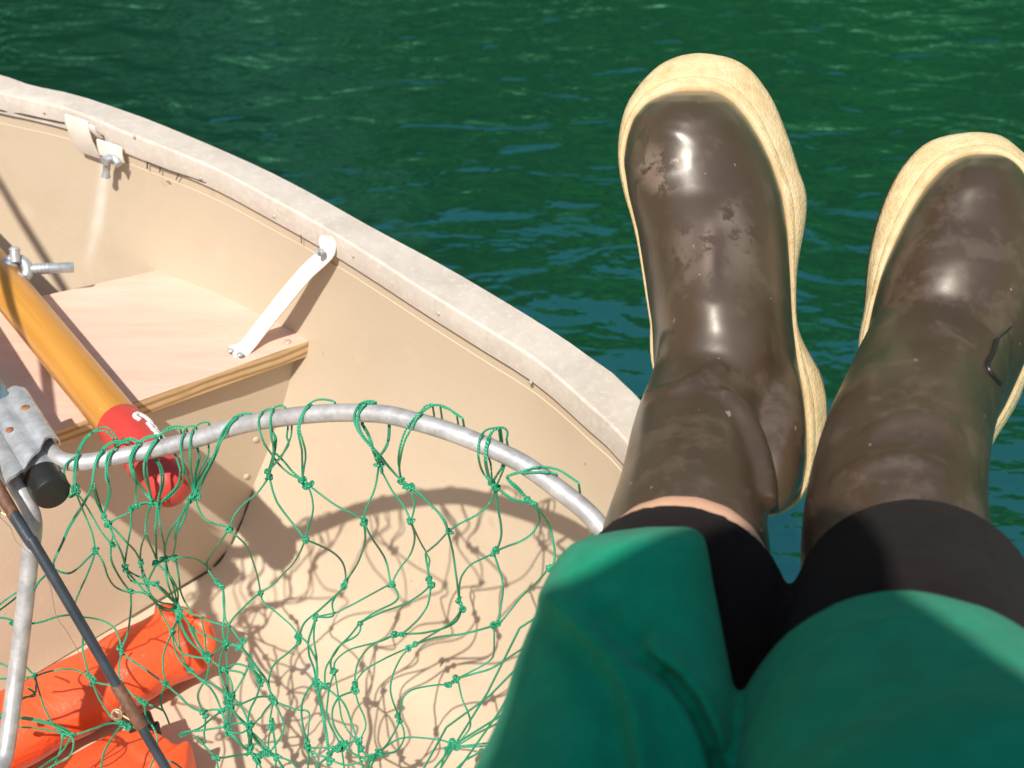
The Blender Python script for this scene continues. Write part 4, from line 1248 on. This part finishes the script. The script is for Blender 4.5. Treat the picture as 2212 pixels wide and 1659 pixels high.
# trousers
tr = MB()
LTR = [(1138, 1400, 1485, .690, .662, .010), (1146, 1335, 1508, .690, .659, .024), (1158, 1275, 1520, .689, .656, .034), (1174, 1235, 1526, .687, .654, .039), (1200, 1207, 1531, .684, .651, .042), (1250, 1180, 1539, .678, .645, .046), (1286, 1162, 1546, .672, .640, .048), (1315, 1160, 1552, .668, .635, .048), (1375, 1135, 1563, .660, .626, .050), (1440, 1110, 1576, .650, .614, .051),
       (1526, 1086, 1592, .636, .599, .051), (1575, 1066, 1594, .628, .592, .051), (1659, 1024, 1593, .612, .582, .052), (1800, 960, 1592, .585, .566, .056), (1950, 880, 1590, .555, .546, .060)]
def ridge_d(pl, px, py):
    """signed distance in picture units to a fold line; positive on its upper right side"""
    best = (1e9, 1, 0); n_ = len(pl) - 1
    for i_ in range(n_):
        ax_, ay_ = pl[i_]; bx_, by_ = pl[i_ + 1]; dx, dy = bx_ - ax_, by_ - ay_; L2 = dx * dx + dy * dy
        t_ = max(0, min(1, ((px - ax_) * dx + (py - ay_) * dy) / L2)); ex_, ey_ = px - ax_ - dx * t_, py - ay_ - dy * t_
        d_ = math.hypot(ex_, ey_)
        if d_ < best[0]: best = (d_, 1 if dx * ey_ - dy * ex_ < 0 else -1, (i_ + t_) / n_)
    return best
C1 = [(1372, 1420), (1400, 1428), (1450, 1462), (1500, 1525), (1535, 1600), (1560, 1690), (1575, 1800)]
C2 = [(1168, 1290), (1225, 1335), (1290, 1395), (1335, 1460), (1365, 1540), (1380, 1660), (1385, 1800)]
C3 = [(1300, 1330), (1340, 1385), (1385, 1400)]
def cloth_f(px, py):
    f = 0
    d_, sg, t_ = ridge_d(C1, px, py); e_ = min(1, t_ * 6 + .15) * (1 if 0 < t_ < 1 else math.exp(-d_ / 20))
    f += e_ * (.015 * math.exp(-(d_ / 44) ** 2) - .034 * math.exp(-(d_ / 14) ** 2) + (.007 if sg > 0 else -.004) * math.exp(-d_ / 60))
    d_, sg, t_ = ridge_d(C2, px, py); e_ = (1 - .35 * t_)
    f += e_ * ((.015 * math.exp(-(d_ / 42) ** 1.3)) if sg > 0 else (.015 * math.exp(-(d_ / 15) ** 1.2) - .006 * math.exp(-((d_ - 40) / 30) ** 2)))
    d_, sg, t_ = ridge_d(C3, px, py); f += -.008 * math.exp(-(d_ / 24) ** 2)
    v_ = Vector((px * .006, py * .004, 1.7)); f += .0055 * noise.noise(v_) + .002 * noise.noise(v_ * 3.1)
    return f
LT2 = []
for a_, b_ in zip(LTR, LTR[1:]):
    k_ = max(1, int((b_[0] - a_[0]) / 8))
    for i_ in range(k_): LT2.append(tuple(lerp(u_, v_, i_ / k_) for u_, v_ in zip(a_, b_)))
LTR = LT2 + [LTR[-1]]
seg = 72; o0 = len(tr.v)
for (y, xl, xr, dl, dr, h) in LTR:
    for k in range(seg + 1):
        a = math.pi * k / seg; t = .5 - .5 * math.cos(a)
        px_ = lerp(xl, xr, t); tr.v.append(tuple(at(px_, y, lerp(dl, dr, t) - h * max(0, math.sin(a)) ** .8 - cloth_f(px_, y) * min(1, math.sin(a) * 4 + .02))))
    for k in range(1, 6):
        t = k / 6; tr.v.append(tuple(at(lerp(xr, xl, t), y, lerp(dr, dl, t) + .006 + .03 * math.sin(math.pi * t))))
m = seg + 6
for i in range(len(LTR) - 1):
    for k in range(m): tr.f.append((o0 + i * m + k, o0 + i * m + (k + 1) % m, o0 + (i + 1) * m + (k + 1) % m, o0 + (i + 1) * m + k))
tr.f.append(tuple(o0 + k for k in range(m))); tr.f.append(tuple(o0 + (len(LTR) - 1) * m + k for k in reversed(range(m))))
p = [at(1295, 1990, .56), at(1270, 2080, .50)]; r = [.046, .058]
p = p + [p[-1] + Vector((0, -.04, -.012)), p[-1].lerp(HIPL, .5), HIPL]; r = r + [.071, .083, .10]
P, rr = catmull(p, 6, r); tr.tube(P, rr, 48)
RTt = [(1966, 1652, .592, .0720), (1966, 1668, .583, .0735), (1998, 1720, .56, .0755), (2044, 1830, .52, .0775), (2095, 1980, .475, .080), (2130, 2120, .44, .081)]
p, r = leg_pts(RTt); p = p + [p[-1] + Vector((0, -.04, -.015)), p[-1].lerp(HIPR, .5), HIPR]; r = r + [.082, .092, .105]
oR = len(tr.v); P, rr = catmull(p, 10, r); tr.tube(P, rr, 90)
for i_ in range(len(tr.v)):
    if i_ >= oR:
        v_ = Vector(tr.v[i_]); d_ = (v_ - Vector((.17, .3, .55))).normalized()
        k_ = .0045 * noise.noise(v_ * 14) + .0018 * noise.noise(v_ * 38)
        tr.v[i_] = tuple(v_ + UP * k_)
bv = tr.bvh()
def fold(mb, bvh, pxs, rads, proud=.4):
    """raised fold of cloth or rubber following the surface under these picture points"""
    pts = []; rs = []
    for (px, py), r_ in zip(pxs, rads):
        rr_ = ray(px, py); hit, nn_, ix, dd = bvh.ray_cast(CAMP, rr_)
        if hit is None: continue
        pts.append(hit + rr_ * (r_ * (1 - 2 * proud))); rs.append(r_)
    if len(pts) < 2: return
    P_, r2 = catmull(pts, 5, rs); mb.tube(P_, r2, 12)
def stitch(pxs, r_=.0005):
    q_ = []
    for px, py in pxs:
        rr_ = ray(px, py); hit = bv.ray_cast(CAMP, rr_)[0]
        if hit: q_.append(hit + rr_ * .0006)
    t_ = MB()
    if len(q_) > 1: t_.tube(catmull(q_, 8), r_, 6)
    return t_
STS = [
       stitch([(1652, 1490), (1705, 1425), (1790, 1372), (1900, 1342), (1990, 1335), (2100, 1352), (2205, 1385)]), stitch([(1400, 1196), (1440, 1189), (1480, 1187), (1520, 1190)])]
tr.tube(catmull([HIPL, Vector((0, -.215, .46)), HIPR], 4), .115, 20)
to = tr.build("trousers", M['green'], person); remesh(to, .0022, 2)
for t_ in STS: t_.build('stitching', M['stitch'], to)
# jersey, hair and cap
js = MB(); P, rr = catmull([Vector((0, -.22, .44)), Vector((0, -.24, .60)), Vector((0, -.25, .75)), Vector((0, -.235, .88)), Vector((0, -.21, .95))], 5, [.14, .13, .142, .135, .078]); js.tube(P, rr, 24)
for s_ in (-1, 1):
    sh_ = Vector((.155 * s_, -.225, .885)); el = Vector((.27 * s_, -.13, .72)); wr = Vector((.085 * s_, -.045, 1.0))
    P, rr = catmull([Vector((.05 * s_, -.23, .90)), sh_, sh_.lerp(el, .5), el, el.lerp(wr, .75)], 5, [.075, .064, .056, .05, .038]); js.tube(P, rr, 14)
jo = js.build("jersey", M['grey'], person); remesh(jo, .006, 4)
hr = MB(); hr.ball(HEAD + Vector((0, -.022, .012)), .083, .084, .105, 18, 12); hr.build("hair", M['hair'], person)
cp_ = MB(); cp_.ball(HEAD + Vector((0, -.012, .045)), .090, .102, .085, 24, 14)
cpo = cp_.build("hat", M['gasket'], person)
vs_ = MB(); BZ = HEAD.z + .105
edge = [at(px, py, d) for px, py, d in ((1024, 1659, .57), (1066, 1571, .595), (1150, 1310, .648), (1250, 1250, .635), (1400, 1180, .640), (1525, 1135, .672), (1690, 1100, .72), (1830, 1085, .70), (1905, 1200, .67), (1940, 1300, .61), (2060, 1410, .565), (2212, 1566, .53))]
shadow_brim = []  # unseen brim, outline shaped so its shadow ends at these leg points
for p in edge: q = p - SUN * ((BZ - p.z) / -SUN.z); shadow_brim.append(Vector((q.x, q.y, BZ)))
b_f, b_l = shadow_brim[0], shadow_brim[-1]
back = [b_l + Vector((.03, -.08, 0)), Vector((.08, HEAD.y - .14, BZ)), Vector((0, HEAD.y - .165, BZ)), Vector((-.09, HEAD.y - .14, BZ)), b_f + Vector((-.03, -.03, 0))]
loop = catmull(shadow_brim + back + [shadow_brim[0]], 4)[:-1]
vs_.prism(loop, Vector((0, 0, -.003))); vs_.build("shadow_brim", M['gasket'], cpo)
print("BRIM", [tuple(round(c, 3) for c in b) for b in shadow_brim])
# ---- boots
def foot_loft(rows, seg=26):
    f = MB(); o = 0
    for (y, xl, xr, dr, h) in rows:
        c = (xl + xr) / 2; hw = (xr - xl) / 2
        for k in range(seg + 1):
            a = math.pi * k / seg
            x = c - hw * math.cos(a); d = dr - h * (max(0, math.sin(a)) ** .85)
            f.v.append(tuple(at(x, y, d)))
        for k in range(1, 6):
            f.v.append(tuple(at(lerp(xr, xl, k / 6), y, dr + .002)))
    m = seg + 6
    for i in range(len(rows) - 1):
        for k in range(m): f.f.append((i * m + k, i * m + (k + 1) % m, (i + 1) * m + (k + 1) % m, (i + 1) * m + k))
    f.f.append(tuple(range(m))); f.f.append(tuple(reversed(range((len(rows) - 1) * m, len(rows) * m))))
    return f
def sole_loft(pairs, drim, thick, name, parent):
    s_ = MB(); n = len(pairs)
    Rr = catmull([Vector((a[0], a[1], 0)) for a, b in pairs] + [Vector((*pairs[0][0], 0))], 4)[:-1]
    Oo = catmull([Vector((b[0], b[1], 0)) for a, b in pairs] + [Vector((*pairs[0][1], 0))], 4)[:-1]
    lv = [0, .04, .12, .26, .28, .31, .5, .75, .92, 1.0]; m = len(Rr)
    for j, t in enumerate(lv):
        for k in range(m):
            a, b = Rr[k], Oo[k]; x, y = lerp(a.x, b.x, t), lerp(a.y, b.y, t)
            cx, cy = lerp(Rr[0].x, Rr[m // 2].x, .5), y
            bul = [-.0012, .0008, .0018, .0014, .0002, .0012, .0018, .0016, .0004, -.002][j]
            p = at(x, y, drim(a.y) + thick * t)
            nrm2 = Vector((Rr[(k + 1) % m].y - Rr[k - 1].y, -(Rr[(k + 1) % m].x - Rr[k - 1].x))).normalized()
            p = p + (RT * nrm2.x - UP * nrm2.y) * bul + Vector((0, 0, noise.noise(p * 60) * .0008))
            s_.v.append(tuple(p)); s_.uv[len(s_.v) - 1] = (t, k / m)
    for j in range(len(lv) - 1):
        for k in range(m): s_.f.append((j * m + k, j * m + (k + 1) % m, (j + 1) * m + (k + 1) % m, (j + 1) * m + k))
    s_.f.append(tuple(range(m))); s_.f.append(tuple(reversed(range((len(lv) - 1) * m, len(lv) * m))))
    so2 = s_.build(name, M['sole'], parent, angle=60)
    # brown tread under it
    tb = MB(); base = [at(v.x, v.y, drim(Rr[k].y) + thick + .0004) for k, v in enumerate(Oo)]
    base = [p.lerp(sum(base, Vector()) / m, .02) for p in base]
    tb.v = [tuple(p) for p in base] + [tuple(p + FWD * .007) for p in base]
    tb.f = [tuple(range(m)), tuple(reversed(range(m, 2 * m)))] + [(k, (k + 1) % m, m + (k + 1) % m, m + k) for k in range(m)]
    tb.build("tread", M['rubber'], so2)
    return so2
Lrows = [(197, 1462, 1540, .957, .012), (205, 1430, 1562, .9565, .030), (222, 1396, 1586, .956, .048), (255, 1368, 1614, .954, .0600), (300, 1353, 1642, .951, .0598), (350, 1346, 1666, .948, .0572), (420, 1357, 1690, .944, .0585), (500, 1377, 1702, .939, .0650), (600, 1393, 1708, .932, .0765), (650, 1400, 1710, .928, .0825), (700, 1408, 1713, .925, .0830),
         (780, 1411, 1723, .919, .0812), (850, 1420, 1736, .914, .078), (920, 1450, 1743, .909, .070), (990, 1500, 1744, .905, .062), (1050, 1545, 1734, .902, .052), (1090, 1590, 1705, .90, .034), (1108, 1630, 1672, .90, .015)]
def drimL(y): return interp(y, [r[0] for r in Lrows], [r[3] for r in Lrows])
lb = foot_loft(Lrows)
shaft = [(1556, 680, .890, .034), (1550, 770, .875, .0365), (1528, 850, .867, .0360), (1502, 930, .8385, .0362), (1492, 1010, .808, .0375), (1490, 1080, .788, .0410), (1480, 1170, .765, .0450), (1474, 1235, .750, .0470)]
p, r = leg_pts(shaft); P, rr = catmull(p, 5, r); lb.tube(P, rr, 36)
rg = [(1678, 770, .902, .010), (1682, 850, .870, .0142), (1677, 930, .846, .0175), (1664, 1010, .834, .018), (1655, 1070, .829, .016), (1652, 1104, .830, .010)]
p, r = leg_pts(rg); P, rr = catmull(p, 5, r); lb.tube(P, rr, 18)
bvb = lb.bvh()
fold(lb, bvb, [(1555, 850), (1590, 890), (1618, 950), (1640, 1030), (1648, 1090)], [.006, .009, .010, .010, .009], .30)
fold(lb, bvb, [(1400, 860), (1470, 850), (1560, 800)], [.006, .008, .006], .12)
fold(lb, bvb, [(1368, 318), (1410, 290), (1460, 292), (1510, 322)], [.003, .006, .006, .004], .10)
fold(lb, bvb, [(1380, 405), (1430, 385), (1500, 350)], [.004, .006, .005], .13)
def lbp(px, py):
    h_ = bvb.ray_cast(CAMP, ray(px, py))[0]; return h_
boot = lb.build("boot", mat_rubber("worn_brown_rubber", [(lbp(*a_), lbp(*b_), w_, k_, c_) for a_, b_, w_, k_, c_ in (
    ((1385, 345), (1520, 372), .011, .75, 'd'), ((1395, 385), (1460, 410), .006, .8, 'd'), ((1420, 300), (1500, 300), .009, .5, 'k'), ((1390, 372), (1445, 398), .004, .7, 'r'), ((1500, 330), (1545, 352), .003, .6, 'k'),
    ((1366, 270), (1400, 262), .005, .5, 'r'), ((1533, 480), (1530, 640), .004, .75, 'd'), ((1590, 440), (1552, 500), .006, .6, 'd'), ((1390, 330), (1400, 400), .006, .6, 'd'), ((1400, 375), (1470, 412), .0035, .8, 'd'), ((1553, 500), (1548, 645), .004, .7, 'k'), ((1480, 480), (1470, 640), .010, .35, 'd'), ((1600, 460), (1600, 640), .012, .35, 'd'), ((1430, 540), (1440, 700), .009, .3, 'k')) ]), person); remesh(boot, .0024, 9)
boot['label'] = "left brown rubber boot, sole rim showing wide on one side"
Lp = [((1408, 700), (1425, 700)), ((1393, 600), (1405, 600)), ((1377, 500), (1380, 498)), ((1357, 420), (1350, 412)), ((1345, 350), (1338, 325)), ((1352, 298), (1349, 238)), ((1368, 254), (1376, 188)), ((1396, 221), (1418, 142)), ((1430, 204), (1455, 120)), ((1462, 195), (1495, 111)), ((1500, 192), (1535, 110)), ((1541, 196), (1582, 120)), ((1564, 205), (1620, 143)), ((1588, 222), (1652, 180)), ((1616, 255), (1680, 228)), ((1644, 300), (1706, 295)),
      ((1668, 350), (1730, 370)), ((1692, 420), (1746, 425)), ((1704, 500), (1741, 487)), ((1710, 600), (1719, 588)), ((1715, 700), (1717, 692)), ((1725, 780), (1745, 755)), ((1738, 850), (1780, 820)), ((1745, 920), (1790, 895)), ((1746, 990), (1782, 985)), ((1736, 1050), (1752, 1045)), ((1707, 1092), (1718, 1082)), ((1650, 1112), (1652, 1104)), ((1590, 1092), (1596, 1086)), ((1500, 990), (1506, 988)), ((1440, 880), (1450, 878)), ((1411, 780), (1426, 780))]
sole_loft(Lp, drimL, .026, "sole", boot)
Rrows = [(333, 2098, 2160, .935, .011), (341, 2070, 2182, .9345, .026), (360, 2040, 2204, .934, .042), (400, 2002, 2230, .932, .0525), (440, 1975, 2244, .9305, .0535), (480, 1953, 2256, .9285, .0550), (520, 1934, 2263, .9265, .0620), (560, 1916, 2268, .924, .0665), (600, 1901, 2267, .9215, .0668), (660, 1885, 2262, .918, .0662), (740, 1868, 2234, .912, .0640), (800, 1862, 2208, .908, .075), (870, 1872, 2176, .903, .073), (950, 1900, 2128, .897, .064), (1010, 1940, 2106, .893, .046), (1045, 1975, 2090, .891, .026), (1058, 2005, 2072, .89, .012)]
def drimR(y): return interp(y, [r[0] for r in Rrows], [r[3] for r in Rrows])
rb = foot_loft(Rrows)
shaft = [(2050, 660, .905, .040), (2032, 740, .891, .0440), (2006, 815, .8675, .0455), (1978, 890, .836, .0455), (1954, 970, .788, .0455), (1936, 1080, .757, .0468), (1936, 1180, .735, .0487), (1948, 1250, .722, .0505)]
p, r = leg_pts(shaft); P, rr = catmull(p, 5, r); rb.tube(P, rr, 36)
bvr = rb.bvh()
fold(rb, bvr, [(1870, 960), (1930, 925), (2000, 915), (2060, 940)], [.006, .009, .009, .006], .10)
fold(rb, bvr, [(1800, 1060), (1880, 1020), (1960, 1005), (2050, 1030)], [.006, .009, .009, .006], .08)
boot2 = rb.build("boot", M['rubber'], person); remesh(boot2, .0024, 14)
boot2['label'] = "right brown rubber boot with a black thread near the ankle"
Rp = [((1885, 660), (1868, 672)), ((1916, 560), (1875, 562)), ((1958, 470), (1898, 462)), ((2002, 400), (1938, 370)), ((2040, 358), (1990, 312)), ((2070, 339), (2040, 292)), ((2098, 331), (2082, 285)), ((2130, 329), (2122, 283)), ((2160, 332), (2160, 290)), ((2182, 340), (2200, 318)), ((2204, 360), (2235, 350)), ((2230, 400), (2262, 392)), ((2256, 470), (2292, 475)), ((2270, 560), (2302, 570)), ((2264, 660), (2286, 675)), ((2236, 740), (2252, 750)), ((2210, 800), (2222, 808)), ((2178, 870), (2192, 880)), ((2130, 950), (2142, 962)), ((2108, 1010), (2116, 1020)), ((2092, 1045), (2096, 1054)), ((2072, 1060), (2072, 1062)), ((2005, 1060), (2008, 1058)), ((1940, 1010), (1946, 1008)), ((1900, 950), (1906, 948)), ((1872, 870), (1880, 868)), ((1864, 800), (1862, 800)), ((1868, 740), (1857, 736))]
sole_loft(Rp, drimR, .024, "sole", boot2)
# a broken black thread stuck to the right boot
bvr = rb.bvh(); th_p = []
for px, py, off in ((2185, 705, .004), (2160, 728, .003), (2152, 738, .0025), (2146, 760, .0022), (2134, 785, .0022), (2140, 805, .0022), (2160, 828, .0022), (2188, 858, .0022)):
    rr_ = ray(px, py); hit = bvr.ray_cast(CAMP, rr_)[0]
    if hit: th_p.append(hit - rr_ * off)
t = MB(); P = catmull(th_p, 5); t.tube(P, [.0004 if i < 8 else .0014 for i in range(len(P))], 8); t.ball(th_p[2], .0016)
tag(t.build("loose_thread", M['gasket']), "short bent black thread stuck on the right boot", "thread")

# ------------------------------------------------------------------ the photographer's camera (behind the viewpoint)
fc = empty("film_camera"); tag(fc, "black compact film camera held up by the seated person", "camera")
t = MB(); t.box(CAMP - FWD * .075, RT * .066, UP * .042, FWD * .018); q_ = t.build("camera_body", M['gasket'], fc, smooth=False); bevel(q_, .006, 3)
t = MB(); t.tube([CAMP - FWD * .06, CAMP - FWD * .02], .026, 28); t.build("lens_barrel", M['rod'], fc)

# ------------------------------------------------------------------ lake and far shore
wm = MB(); nx = 24
for j in range(2):
    for i in range(2): wm.v.append(((i * 2 - 1) * 900, -700 + j * 1600, 0))
wm.f = [(0, 1, 3, 2)]
tag(wm.build("water", M['water'], smooth=False), kind='structure')
hm = MB(); na, nr = 150, 26
for i in range(na + 1):
    a = R(-125 + 250 * i / na)
    for j in range(nr + 1):
        t = j / nr; rr_ = 170 + 330 * t
        ridge = 335 + 100 * noise.noise(Vector((a * 2.1, 3.3, 0))) + 40 * noise.noise(Vector((a * 7, 1.3, 0)))
        ridge += 130 * max(0, min(1, (-a - .02) / .3))
        if abs(a) > R(90): ridge *= .7
        z = -6 + ridge * (t ** 1.0) * (1.08 + .25 * noise.noise(Vector((a * 6, t * 5, 2)))) + 10 * noise.noise(Vector((a * 40, t * 30, 5)))
        hm.v.append((rr_ * math.sin(a), rr_ * math.cos(a), z))
for i in range(na):
    for j in range(nr): b = i * (nr + 1) + j; hm.f.append((b, b + 1, b + nr + 2, b + nr + 1))
tag(hm.build("hills", M['hill'], angle=80), kind='structure')
